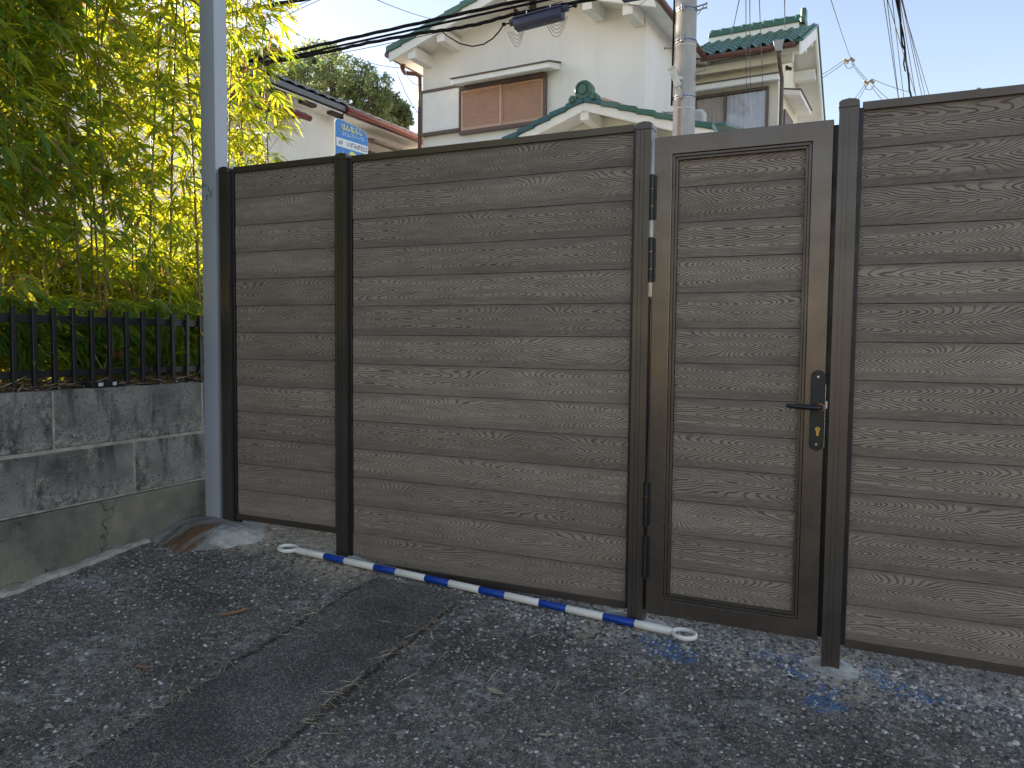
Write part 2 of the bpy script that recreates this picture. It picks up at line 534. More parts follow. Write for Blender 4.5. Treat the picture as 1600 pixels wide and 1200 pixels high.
def mat_mound():
    n = NT('rust_stained_concrete')
    c = n.coord()
    p = n.sep(c)
    col = n.ramp(n.noise(c, 9.0, 5.0, 0.6), [(0.3, (0.20, 0.195, 0.175)), (0.7, (0.33, 0.32, 0.29))])
    a = n.math('ADD', n.math('MULTIPLY', p[0], 1.0), n.math('MULTIPLY', n.math('SUBTRACT', n.noise(c, 7.0), 0.5), 0.18))
    band = n.math('MULTIPLY', n.mr(a, -0.13, -0.08), n.mr(a, 0.10, 0.15, 1.0, 0.0))
    band = n.math('MULTIPLY', band, n.mr(p[1], 0.10, -0.04))
    streak = n.mr(n.noise(n.scale(c, (9.0, 1.2, 1.0)), 2.6, 2.0), 0.40, 0.52)
    band = n.math('MULTIPLY', band, n.math('ADD', 0.25, n.math('MULTIPLY', streak, 0.75)))
    rust = n.mix(n.mr(a, -0.10, 0.06), (0.085, 0.066, 0.042), (0.150, 0.080, 0.042))
    col = n.mix(band, col, rust)
    g = n.noise(c, 140.0, 4.0, 0.7)
    k = n.mr(g, 0.3, 0.7, 0.75, 1.2)
    col = n.mix(1.0, col, n.comb(k, k, k), 'MULTIPLY')
    return n.pbr(col, n.mr(band, 0.0, 1.0, 0.9, 0.5), 0.0, n.bump(g, 0.5, 0.003), 0.3)


def mat_tile(name, cols, rough=0.32):
    n = NT(name)
    c = n.coord()
    col = n.ramp(n.math('ADD', n.math('MULTIPLY', n.orand(), 0.7), n.math('MULTIPLY', n.noise(c, 9.0, 4.0), 0.3)), [(0.1, cols[0]), (0.5, cols[1]), (0.9, cols[2])])
    return n.pbr(col, rough, 0.0, n.bump(n.noise(c, 60.0), 0.2, 0.003), 0.5)


def mat_steel():
    n = NT('grey_painted_steel')
    c = n.coord()
    p = n.sep(c)
    k = n.mr(n.noise(n.scale(c, (1, 1, 0.3)), 5.0, 4.0), 0.3, 0.7, 0.9, 1.06)
    col = n.mix(1.0, (0.36, 0.385, 0.43), n.comb(k, k, k), 'MULTIPLY')
    d = n.vmath('DISTANCE', n.comb(p[0], p[1], p[2]), (-0.02, -0.05, 1.93))
    sm = n.math('MULTIPLY', n.mr(d, 0.03, 0.07, 1.0, 0.0), n.mr(n.noise(n.scale(c, (1, 1, 0.6)), 55.0, 3.0), 0.48, 0.56))
    col = n.mix(n.math('MULTIPLY', sm, 0.8), col, (0.06, 0.10, 0.07))
    rst = n.mr(n.math('ADD', p[2], n.math('MULTIPLY', n.noise(c, 22.0, 4.0), 0.06)), 0.05, 0.012)
    col = n.mix(rst, col, (0.09, 0.045, 0.022))
    return n.pbr(col, 0.42, 0.0, None, 0.5)


def mat_pole():
    n = NT('utility_pole_concrete')
    c = n.coord()
    p = n.sep(c)
    k = n.noise(n.scale(c, (4, 4, 0.8)), 3.0, 5.0, 0.65)
    col = n.ramp(k, [(0.3, (0.34, 0.34, 0.33)), (0.7, (0.46, 0.455, 0.435))])
    d = n.math('ABSOLUTE', n.math('ADD', p[0], 0.03))
    st = n.math('MULTIPLY', n.mr(d, 0.012, 0.035, 1.0, 0.0), n.mr(p[2], 4.32, 4.22))
    st = n.math('MULTIPLY', st, n.mr(p[1], 0.0, -0.05))
    col = n.mix(n.math('MULTIPLY', st, 0.6), col, (0.26, 0.14, 0.075))
    return n.pbr(col, 0.88, 0.0, n.bump(n.noise(c, 80.0, 4.0), 0.4, 0.004), 0.25)


def mat_glass():
    n = NT('window_glass')
    g = n.node('ShaderNodeBsdfGlossy'); n.put(g.inputs['Color'], (1, 1, 1)); n.put(g.inputs['Roughness'], 0.02)
    t = n.node('ShaderNodeBsdfTransparent')
    fr = n.node('ShaderNodeFresnel'); fr.inputs[0].default_value = 1.5
    m = n.node('ShaderNodeMixShader')
    n.t.links.new(n.math('MULTIPLY', fr.outputs[0], 0.8), m.inputs[0])
    n.t.links.new(t.outputs[0], m.inputs[1]); n.t.links.new(g.outputs[0], m.inputs[2])
    n.t.links.new(m.outputs[0], n.out.inputs[0])
    return n.m


def mat_bronze(name, col, rough):
    """Powder-coated aluminium, faintly brushed along its length."""
    n = NT(name)
    c = n.coord()
    s = n.noise(n.scale(c, (140.0, 140.0, 1.5)), 1.0, 3.0)
    k = n.mr(n.noise(c, 3.0, 4.0), 0.3, 0.7, 0.88, 1.1)
    cc = n.mix(1.0, col, n.comb(k, k, k), 'MULTIPLY')
    cc = n.mix(n.mr(s, 0.3, 0.7, 0.0, 0.16), cc, tuple(a * 1.7 for a in col))
    return n.pbr(cc, n.mr(n.noise(c, 7.0, 4.0), 0.3, 0.7, rough - 0.06, rough + 0.08), 0.7, n.bump(s, 0.08, 0.001), 0.5)


M = dict(
    board=mat_board(), block=mat_block(), plinth=mat_plinth(), ground=mat_ground(), patch=mat_patch(),
    post=mat_bronze('dark_bronze_aluminium', (0.118, 0.100, 0.088), 0.34),
    gate=mat_bronze('bronze_gate_frame', (0.150, 0.122, 0.102), 0.26),
    rail=mat_bronze('bronze_rail', (0.120, 0.098, 0.082), 0.36),
    black=plain('black_powder_coat', (0.014, 0.014, 0.015), 0.38),
    iron=plain('black_iron_paint', (0.013, 0.014, 0.016), 0.42, 0.0, 0.4, 14.0, 0.3, 90.0),
    steel=mat_steel(), mound=mat_mound(),
    cement=plain('fresh_cement', (0.46, 0.44, 0.40), 0.92, 0.0, 0.45, 22.0, 0.9, 70.0, 0.25),
    mortar=plain('old_mortar', (0.42, 0.39, 0.33), 0.95, 0.0, 0.4, 16.0, 0.6, 90.0, 0.2),
    soil=plain('dark_soil', (0.045, 0.034, 0.024), 0.95, 0.0, 0.4, 9.0, 0.8, 60.0, 0.2),
    road=plain('pale_street_paving', (0.46, 0.45, 0.42), 0.92, 0.0, 0.2, 3.0, 0.5, 120.0, 0.25),
    white_plastic=plain('white_plastic', (0.84, 0.80, 0.73), 0.38, 0.0, 0.07, 10.0),
    blue_plastic=plain('blue_plastic', (0.006, 0.055, 0.36), 0.30, 0.0, 0.1, 10.0),
    copper=plain('copper_ring_trim', (0.42, 0.19, 0.10), 0.28, 0.85),
    brass=plain('brass', (0.62, 0.42, 0.14), 0.28, 1.0),
    chrome=plain('bright_steel', (0.62, 0.62, 0.62), 0.28, 1.0),
    galv=plain('galvanised_steel', (0.36, 0.38, 0.40), 0.45, 0.7),
    wall=mat_stucco('cream_white_stucco', (0.90, 0.875, 0.82)),
    wall2=mat_stucco('cream_yellow_stucco', (0.90, 0.855, 0.70)),
    wall3=mat_stucco('off_white_stucco', (0.90, 0.875, 0.82)),
    trim=plain('white_painted_trim', (0.88, 0.86, 0.80), 0.55, 0.0, 0.08, 4.0),
    brown=plain('brown_aluminium', (0.13, 0.085, 0.066), 0.42),
    shutter=plain('brown_shutter_slats', (0.62, 0.385, 0.275), 0.45, 0.0, 0.1, 5.0),
    redgutter=plain('dark_red_gutter', (0.17, 0.030, 0.026), 0.40),
    browngutter=plain('brown_gutter', (0.15, 0.062, 0.042), 0.45),
    darkwood=plain('dark_rafter', (0.055, 0.034, 0.026), 0.7),
    gtile=mat_tile('green_glazed_tile', ((0.030, 0.105, 0.075), (0.050, 0.135, 0.100), (0.085, 0.170, 0.130))),
    btile=mat_tile('blue_green_glazed_tile', ((0.016, 0.075, 0.095), (0.022, 0.095, 0.110), (0.030, 0.115, 0.110))),
    stile=mat_tile('grey_kawara_tile', ((0.13, 0.14, 0.16), (0.18, 0.19, 0.215), (0.25, 0.26, 0.29)), 0.45),
    cable=plain('black_cable', (0.014, 0.014, 0.016), 0.85, spec=0.08),
    wire=plain('grey_wire', (0.10, 0.105, 0.11), 0.5),
    closure=plain('dark_blue_closure', (0.030, 0.036, 0.075), 0.45, 0.0, 0.2, 8.0),
    pole=mat_pole(), glass=mat_glass(),
    curtain=plain('pale_blue_curtain', (0.66, 0.69, 0.76), 0.9, 0.0, 0.1, 4.0),
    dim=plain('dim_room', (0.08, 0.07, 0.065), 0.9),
    signblue=plain('sign_blue', (0.035, 0.21, 0.56), 0.35, 0.0, 0.05, 4.0),
    signwhite=plain('sign_white', (0.76, 0.77, 0.78), 0.35, 0.0, 0.05, 4.0),
    signyellow=plain('sign_yellow', (0.80, 0.70, 0.18), 0.4, 0.0, 0.05, 4.0),
    signink=plain('sign_ink', (0.12, 0.14, 0.20), 0.5, 0.0, 0.05, 4.0),
    leaf=mat_leaf('bamboo_leaf', (0.030, 0.125, 0.036), (0.105, 0.215, 0.045), (0.22, 0.14, 0.06), (0.88, 0.76, 0.028), 0.05),
    treeleaf=mat_leaf('evergreen_leaf', (0.115, 0.150, 0.065), (0.235, 0.265, 0.135), (0.25, 0.19, 0.10), (0.40, 0.43, 0.16), 0.03),
    culm=plain('bamboo_culm', (0.21, 0.145, 0.065), 0.5, 0.0, 0.45, 7.0),
    bark=plain('tree_bark', (0.055, 0.043, 0.033), 0.9, 0.0, 0.3, 8.0, 0.6, 40.0),
    straw=mat_islands('dry_straw', [(0.0, (0.24, 0.16, 0.09)), (0.5, (0.48, 0.36, 0.22)), (1.0, (0.66, 0.56, 0.40))]),
    mulch=mat_islands('dead_bamboo_leaf', [(0.0, (0.10, 0.062, 0.034)), (0.5, (0.29, 0.20, 0.11)), (1.0, (0.48, 0.37, 0.24))]),
    pebble=mat_islands('pebble', [(0.0, (0.068, 0.069, 0.071)), (0.35, (0.194, 0.189, 0.185)), (0.7, (0.410, 0.386, 0.358)), (0.9, (0.395, 0.334, 0.258)), (1.0, (0.650, 0.621, 0.583))], 0.8, 0.3),
    darkpebble=mat_islands('old_aggregate_stone', [(0.0, (0.045, 0.043, 0.041)), (0.40, (0.13, 0.126, 0.118)), (0.72, (0.26, 0.245, 0.215)), (0.90, (0.38, 0.355, 0.31)), (1.0, (0.60, 0.59, 0.56))], 0.85, 0.3),
    deadleaf=plain('brown_dead_leaf', (0.42, 0.20, 0.11), 0.7, 0.0, 0.3, 30.0),
    redleaf=plain('withered_orange_leaf', (0.24, 0.075, 0.025), 0.7, 0.0, 0.3, 30.0),
    paleleaf=plain('pale_dead_leaf', (0.55, 0.42, 0.29), 0.75, 0.0, 0.3, 30.0),
    porcelain=plain('insulator_porcelain', (0.34, 0.33, 0.20), 0.4),
    lamp=plain('aged_white_housing', (0.62, 0.63, 0.60), 0.5, 0.0, 0.2, 9.0),
)

# ------------------------------------------------------------------ ground
def build_ground():
    xs = [-150, -60, -20, -10, -6, -4] + list(np.arange(-3.5, 3.01, 0.5)) + [6, 15, 50, 150]
    ys = [-150, -60, -20, -8, -3] + list(np.arange(-2.5, 4.01, 0.5)) + [4.2, 6, 9, 15, 30, 70, 200]
    V = [(x, y, gz(x, y)) for y in ys for x in xs]
    nx = len(xs)
    F = [(j * nx + i, j * nx + i + 1, (j + 1) * nx + i + 1, (j + 1) * nx + i) for j in range(len(ys) - 1) for i in range(nx - 1)]
    tag(link('ground', np_mesh('ground', V, F, M['ground'])), kind='structure')
    # street beyond the fence, made pale to bounce light onto the houses
    xs = [-40, -20, -10, -4, -2, 0, 3, 10, 40]
    V = [(x, y, gz(x, y) + 0.012) for y in (4.5, 9.0, 22.0) for x in xs]
    nx = len(xs)
    F = [(j * nx + i, j * nx + i + 1, (j + 1) * nx + i + 1, (j + 1) * nx + i) for j in range(2) for i in range(nx - 1)]
    tag(link('road', np_mesh('road', V, F, M['road'])), kind='structure')


build_ground()


def build_patch():
    """The trench strip of newer asphalt with ragged edges, a real low step above the old surface."""
    rng = np.random.default_rng(3)
    ys = np.arange(-1.5, 3.165, 0.035)
    le = -2.195 + np.cumsum(rng.normal(0, 0.006, len(ys))) * 0.6
    re = -1.72 + np.cumsum(rng.normal(0, 0.006, len(ys))) * 0.5
    le = -2.2 + (le - le.mean()) * 0.8 + rng.normal(0, 0.004, len(ys)); re = -1.72 + (re - re.mean()) * 0.8 + rng.normal(0, 0.004, len(ys))
    V, F = [], []
    for y, a, b in zip(ys, le, re):
        for x, dz in ((a - 0.004, -0.01), (a + 0.006, 0.006), (a + 0.12, 0.008), (b - 0.12, 0.008), (b - 0.006, 0.006), (b + 0.004, -0.01)):
            V.append((x, y, gz(x, y) + dz))
    n = len(ys)
    for j in range(n - 1):
        for i in range(5):
            F.append((j * 6 + i, j * 6 + i + 1, (j + 1) * 6 + i + 1, (j + 1) * 6 + i))
    F.append(tuple((n - 1) * 6 + i for i in range(6)))
    tag(link('asphalt_strip', np_mesh('asphalt_strip', V, F, M['patch'])), kind='structure')
    return ys, le, re


STRIP = build_patch()


def pebbles(name, pts, sizes, mat, seed, sink=0.3):
    """Loose stones: low, uneven lumps pressed into the surface, joined as one mass nobody could count."""
    rng = np.random.default_rng(seed)
    base = np.array([(0, 0, 1), (1, 0, 0.1), (0.5, 0.87, 0), (-0.5, 0.87, 0.1), (-1, 0, 0), (-0.5, -0.87, 0.1), (0.5, -0.87, 0),
                     (0.55, 0.3, 0.75), (-0.1, 0.6, 0.7), (-0.6, -0.1, 0.75), (0.1, -0.6, 0.7)])
    tri = [(0, 7, 8), (0, 8, 9), (0, 9, 10), (0, 10, 7), (7, 1, 2), (7, 2, 8), (8, 2, 3), (8, 3, 4), (8, 4, 9), (9, 4, 5), (9, 5, 10), (10, 5, 6), (10, 6, 1), (10, 1, 7)]
    tri = np.array(tri)
    n = len(pts)
    V = np.repeat(base[None], n, 0) * (1 + rng.normal(0, 0.16, (n, len(base), 3)))
    sc = np.stack([sizes * rng.uniform(0.8, 1.35, n), sizes * rng.uniform(0.7, 1.1, n), sizes * rng.uniform(0.45, 0.8, n)], 1)
    V = V * sc[:, None, :]
    an = rng.uniform(0, 2 * math.pi, n)
    c, s = np.cos(an)[:, None], np.sin(an)[:, None]
    X = V[..., 0] * c - V[..., 1] * s
    Y = V[..., 0] * s + V[..., 1] * c
    Z = V[..., 2] - sizes[:, None] * sink * 0.5
    P = np.array([(x, y, gz(x, y)) for x, y in pts])
    V = np.stack([X, Y, Z], 2) + P[:, None, :]
    F = (tri[None] + (np.arange(n) * len(base))[:, None, None]).reshape(-1, 3)
    return tag(link(name, np_mesh(name, V.reshape(-1, 3), F, mat)), kind='stuff')


def scatter_gravel():
    rng = np.random.default_rng(11)
    pts = []
    while len(pts) < 5200:                       # pale loose gravel along the foot of the fence and gate
        x = rng.uniform(-1.9, 1.6); y = 3.33 + rng.normal(0, 0.16)
        if 2.85 < y < 4.2 and rng.random() < min(1, (x + 2.0) / 0.8): pts.append((x, y))
    g = pebbles('gravel', pts, rng.gamma(6.0, 0.0011, len(pts)) + 0.002, M['pebble'], 1)
    tag(g, 'pale blue-grey loose gravel along the foot of the fence and gate', 'gravel')
    pts = []
    sy, sl, sr = STRIP
    while len(pts) < 24000:                      # stones proud of the worn old asphalt
        y = rng.uniform(1.2, 3.3) if rng.random() < 0.75 else rng.uniform(2.6, 3.7)
        x = rng.uniform(-3.5, 1.2)
        if math.atan2(x, y) < -1.06: continue
        if y < 3.17 and -2.22 < x < -1.70: continue
        pts.append((x, y))
    g = pebbles('aggregate_stones', pts, rng.gamma(4.0, 0.00115, len(pts)) + 0.0020, M['darkpebble'], 2, 0.5)
    tag(g, 'small dark stones standing proud of the worn asphalt', 'stones')


scatter_gravel()


def straws(name, P, L, W, mat, seed, tilt=0.12, bend=0.1):
    rng = np.random.default_rng(seed)
    n = len(P)
    an = rng.uniform(0, 2 * math.pi, n)
    d = np.stack([np.cos(an), np.sin(an), rng.normal(0, tilt, n)], 1)
    s = np.stack([-np.sin(an), np.cos(an), rng.normal(0, 0.25, n)], 1)
    up = np.array([0, 0, 1.0])
    ts = [0, 0.5, 1.0]
    wd = [0.35, 1.0, 0.25]
    V = np.zeros((n, 6, 3))
    b = rng.normal(0, bend, n)
    for k in range(3):
        c = P + d * (L * (ts[k] - 0.5))[:, None] + s * (b * L * (ts[k] * (1 - ts[k])))[:, None]
        h = (W * wd[k] * 0.5)[:, None]
        V[:, 2 * k] = c - s * h; V[:, 2 * k + 1] = c + s * h + up * h * 0.5
    f = np.array([(0, 1, 3, 2), (2, 3, 5, 4)])
    F = (f[None] + (np.arange(n) * 6)[:, None, None]).reshape(-1, 4)
    return tag(link(name, np_mesh(name, V.reshape(-1, 3), F, mat)), kind='stuff')


def scatter_straw():
    rng = np.random.default_rng(21)
    pts = []
    sy, sl, sr = STRIP
    for _ in range(900):                         # caught in the two cracks
        k = rng.integers(0, len(sy)); e = sl if rng.random() < 0.5 else sr
        if sy[k] < 1.3: continue
        x = e[k] + rng.normal(0, 0.014); y = sy[k] + rng.normal(0, 0.02)
        pts.append((x, y, gz(x, y) + 0.006))
    for _ in range(430):
        x = rng.uniform(-3.5, 0.4); y = rng.uniform(1.3, 3.3)
        if math.atan2(x, y) < -1.06: continue
        pts.append((x, y, gz(x, y) + 0.008))
    for _ in range(120):                         # along the foot of the block wall
        y = rng.uniform(1.4, 3.0); x = -3.56 + abs(rng.normal(0, 0.06))
        pts.append((x, y, gz(x, y) + 0.008))
    P = np.array(pts)
    s = straws('straw_litter', P, rng.gamma(4, 0.015, len(P)) + 0.02, rng.uniform(0.0018, 0.0036, len(P)), M['straw'], 5)
    tag(s, 'thin dry straw caught in the cracks of the asphalt', 'straw')


scatter_straw()


def dead_leaf(x, y, rz, L, W, mat, label, zz=None, curl=0.25):
    mb = MB()
    n = 7
    top, bot = [], []
    for i in range(n):
        t = i / (n - 1)
        wv = W * 0.5 * (math.sin(math.pi * min(1, t * 0.9 + 0.07)) ** 0.8)
        zc = 0.004 + curl * L * (t - 0.5) ** 2
        for sgn, lst in ((-1, top), (1, bot)):
            lst.append((L * (t - 0.5), sgn * wv, zc + 0.25 * wv))
    mid = [(L * (i / (n - 1) - 0.5), 0, 0.004 + curl * L * (i / (n - 1) - 0.5) ** 2) for i in range(n)]
    vs = top + mid + bot
    th = [(a, b, c - 0.0012) for a, b, c in vs]
    fs = []
    for i in range(n - 1):
        fs += [(i, i + 1, n + i + 1, n + i), (n + i, n + i + 1, 2 * n + i + 1, 2 * n + i)]
    mb.add(vs, fs); mb.add(th, [f[::-1] for f in fs])
    o = mb.build('fallen_leaf', mat, None, smooth=60, loc=(x, y, (gz(x, y) if zz is None else zz) + 0.004), rot=(0.1, -0.06, rz))
    return tag(o, label, 'leaf', 'fallen leaves on the asphalt' if zz is None else None)


dead_leaf(-2.52, 2.525, 1.05, 0.125, 0.030, M['deadleaf'], 'red-brown curled leaf lying on dark asphalt below the striped bar')
dead_leaf(-1.214, 2.51, -0.3, 0.085, 0.026, M['paleleaf'], 'pale straw-coloured leaf lying right of the asphalt strip')
dead_leaf(-2.49, 2.03, 0.1, 0.07, 0.016, M['deadleaf'], 'small narrow orange-brown leaf on the asphalt at lower left')
dead_leaf(-0.95, 2.36, 0.4, 0.06, 0.014, M['paleleaf'], 'small pale folded leaf near the bottom edge of the lot')

# ------------------------------------------------------------------ block wall, soil, mulch
WX = -3.60
WY0, WY1 = -8.0, 5.6


def build_wall():
    t = empty('block_wall', (WX, 2.4, gz(WX, 2.4)), label='low weathered grey concrete block wall under the black railing', cat='wall')
    oz = t.location.z
    T = lambda x, y, z: (x - WX, y - 2.4, z - oz)
    mb = MB()
    lo = lambda y: gz(-3.55, y) - 0.15 - oz
    # plinth: follows the slope below, level above
    p = []
    a, b = WY0 - 2.4, WY1 - 2.4
    zt = 0.425 - oz
    mb.prism([(0.022, a, lo(WY0)), (0.014, a, zt - 0.004), (-0.16, a, zt), (-0.16, a, lo(WY0))], [(0.022, b, lo(WY1)), (0.014, b, zt - 0.004), (-0.16, b, zt), (-0.16, b, lo(WY1))])
    mb.build('plinth', M['plinth'], t, bevel=0.004)
    mb = MB()
    mb.box(-0.155, -0.006, a, b, zt, 1.008 - oz)
    mb.build('mortar', M['mortar'], t)
    rng = random.Random(4)
    L = 0.928
    for (z0, z1, off) in ((0.432, 0.709, 2.905), (0.722, 1.014, 2.452)):
        k0 = math.ceil((WY0 - off) / L)
        y = off + (k0) * L
        while y < WY1 - 0.05:
            y1 = min(y + L, WY1)
            m = MB()
            ln, hh = y1 - y - 0.013, z1 - z0
            ny = 10
            # front face with slightly uneven edges
            f0 = [(0.0, -ln / 2 + ln * i / ny, -hh / 2 + rng.uniform(0, 0.0035)) for i in range(ny + 1)]
            f1 = [(0.0, -ln / 2 + ln * i / ny, hh / 2 - rng.uniform(0, 0.0035)) for i in range(ny, -1, -1)]
            loop = f0 + f1
            m.prism([(0.0 + rng.uniform(-0.001, 0.001), a_, b_) for _, a_, b_ in loop], [(-0.145, a_, b_) for _, a_, b_ in loop])
            me = m.mesh('block', M['block'], bevel=0.005)
            link('block', me, t, (0.0 + rng.uniform(-0.0025, 0.0015), (y + y1) / 2 - 2.4, (z0 + z1) / 2 - oz))
            y += L
    # raised mortar lip where wall meets lot
    m = MB()
    ys = np.arange(1.0, 3.0, 0.05)
    prev = None
    A, B, C_, D_ = [], [], [], []
    V, F = [], []
    for i, y in enumerate(ys):
        g = gz(-3.55, y) - oz
        wv = 0.05 + rng.uniform(-0.012, 0.012)
        hv = 0.022 + rng.uniform(-0.008, 0.006)
        for (x, z) in ((0.015, g - 0.01), (0.018, g + hv), (wv, g + hv * 0.8), (wv + 0.008, g - 0.01)):
            V.append((x, y - 2.4, z))
    for i in range(len(ys) - 1):
        for k in range(3):
            F.append((i * 4 + k, i * 4 + k + 1, i * 4 + k + 5, i * 4 + k + 4))
    m.add(V, F)
    m.build('mortar_lip', M['mortar'], t)


build_wall()

m = MB()
m.box(-9.0, -3.757, WY0, 6.2, -0.2, 0.985)
tag(m.build('soil_bed', M['soil']), kind='structure')


def mulch():
    rng = np.random.default_rng(31)
    n = 5200
    x = -3.63 - np.abs(rng.normal(0, 0.35, n)); y = rng.uniform(0.5, 5.2, n)
    z = np.where(x > -3.757, 1.018, 0.992) + rng.uniform(0.0, 0.05, n) * np.clip((-3.6 - x) * 6, 0.1, 1)
    P = np.stack([x, y, z], 1)
    s = straws('leaf_litter', P, rng.gamma(5, 0.018, n) + 0.03, rng.uniform(0.006, 0.016, n), M['mulch'], 8, tilt=0.22)
    tag(s, 'dry fallen bamboo leaves heaped on top of the block wall', 'leaf litter')


mulch()


def build_railing():
    t = empty('iron_railing', (-3.68, 2.4, 1.014), label='black iron railing standing on the block wall in front of bamboo', cat='railing')
    for (z0, z1) in ((1.342, 1.382), (1.072, 1.108)):
        m = MB(); m.box(-0.012, -0.004, -10.2, 2.9, z0 - 1.014, z1 - 1.014)
        m.build('rail', M['iron'], t, bevel=0.002)
    bar = MB(); bar.box(-0.011, 0.011, -0.0105, 0.0105, -0.012, 0.404)
    me = bar.mesh('bar', M['iron'], bevel=0.002)
    rng = random.Random(2)
    y = 2.3061 - 0.1025 * 40
    while y < 5.2:
        o = link('bar', me, t, (0.009 + rng.uniform(-0.002, 0.002), y - 2.4, rng.uniform(-0.006, 0.006)), (rng.uniform(-0.012, 0.012), 0, 0))
        y += 0.1025


build_railing()

# small things in the litter: a dark plastic tray and a withered orange sprig
m = MB()
m.box(-0.05, 0.05, -0.09, 0.09, 0.0, 0.012); m.box(-0.05, -0.042, -0.09, 0.09, 0.012, 0.03); m.box(0.042, 0.05, -0.09, 0.09, 0.012, 0.03); m.box(-0.042, 0.042, -0.09, -0.082, 0.012, 0.03); m.box(-0.042, 0.042, 0.082, 0.09, 0.012, 0.03)
tr = m.build('plastic_tray', M['black'], bevel=0.002, loc=(-3.65, 2.73, 1.02), rot=(0, 0.08, 0.15))
tag(tr, 'small black plastic tray lying in dead leaves on the wall top', 'tray')
m = MB(); m.box(0.051, 0.0525, -0.05, -0.02, 0.006, 0.024); m.box(0.051, 0.0525, 0.045, 0.07, 0.006, 0.024)
m.build('white_label', M['lamp'], tr)


def orange_sprig():
    t = empty('withered_sprig', (-3.80, 2.84, 0.99), label='withered sprig with curled orange leaves behind the railing', cat='dead twig')
    m = MB(); m.tube([(0, 0, 0), (0.02, 0.02, 0.10), (0.03, 0.05, 0.20), (0.02, 0.10, 0.26)], [0.003, 0.0025, 0.002, 0.001], 5)
    m.tube([(0.02, 0.02, 0.10), (0.03, -0.04, 0.2), (0.03, -0.06, 0.33)], [0.0022, 0.0018, 0.001], 5)
    m.build('twig', M['straw'], t, smooth=60)
    rng = random.Random(5)
    lf = MB(); lf.add([(0, 0, 0), (0.02, 0.014, 0.008), (0.045, 0.012, 0.0), (0.06, 0, -0.012), (0.045, -0.012, 0.0), (0.02, -0.014, 0.008), (0.03, 0, 0.012)],
                      [(0, 1, 6), (1, 2, 6), (2, 3, 6), (3, 4, 6), (4, 5, 6), (5, 0, 6)])
    me = lf.mesh('leaf', M['redleaf'])
    for i in range(11):
        link('leaf', me, t, (0.02 + rng.uniform(-0.01, 0.02), rng.uniform(-0.03, 0.1), rng.uniform(0.08, 0.26)), (rng.uniform(-1, 1), rng.uniform(-0.2, 1.2), rng.uniform(0, 6.28)))


orange_sprig()

# ------------------------------------------------------------------ bamboo
def leaves(P, D, L, W, droop, rng, fold=0.16):
    """Lance-shaped folded leaf blades from base points P along directions D: 8 verts, 8 faces each."""
    n = len(P)
    up = np.tile(np.array([0, 0, 1.0]), (n, 1)) + rng.normal(0, 0.45, (n, 3))
    D = D / np.linalg.norm(D, axis=1, keepdims=True)
    s = np.cross(D, up); s /= np.linalg.norm(s, axis=1, keepdims=True)
    nn = np.cross(s, D)
    dn = np.array([0, 0, -1.0])
    c = lambda t: P + D * (L * t)[:, None] + dn * (L * droop * t * t)[:, None]
    V = np.zeros((n, 8, 3))
    V[:, 0] = c(0.0)
    for k, (t, wv) in enumerate(((0.28, 0.5), (0.62, 0.40))):
        m = c(t); h = (W * wv)[:, None]
        V[:, 1 + 3 * k] = m - s * h + nn * h * fold * 2
        V[:, 2 + 3 * k] = m
        V[:, 3 + 3 * k] = m + s * h + nn * h * fold * 2
    V[:, 7] = c(1.0)
    f3 = np.array([(0, 1, 2), (0, 2, 3), (4, 7, 5), (5, 7, 6), (1, 4, 5), (1, 5, 2), (2, 5, 6), (2, 6, 3)])
    F = (f3[None] + (np.arange(n) * 8)[:, None, None]).reshape(-1, 3)
    return V.reshape(-1, 3), F


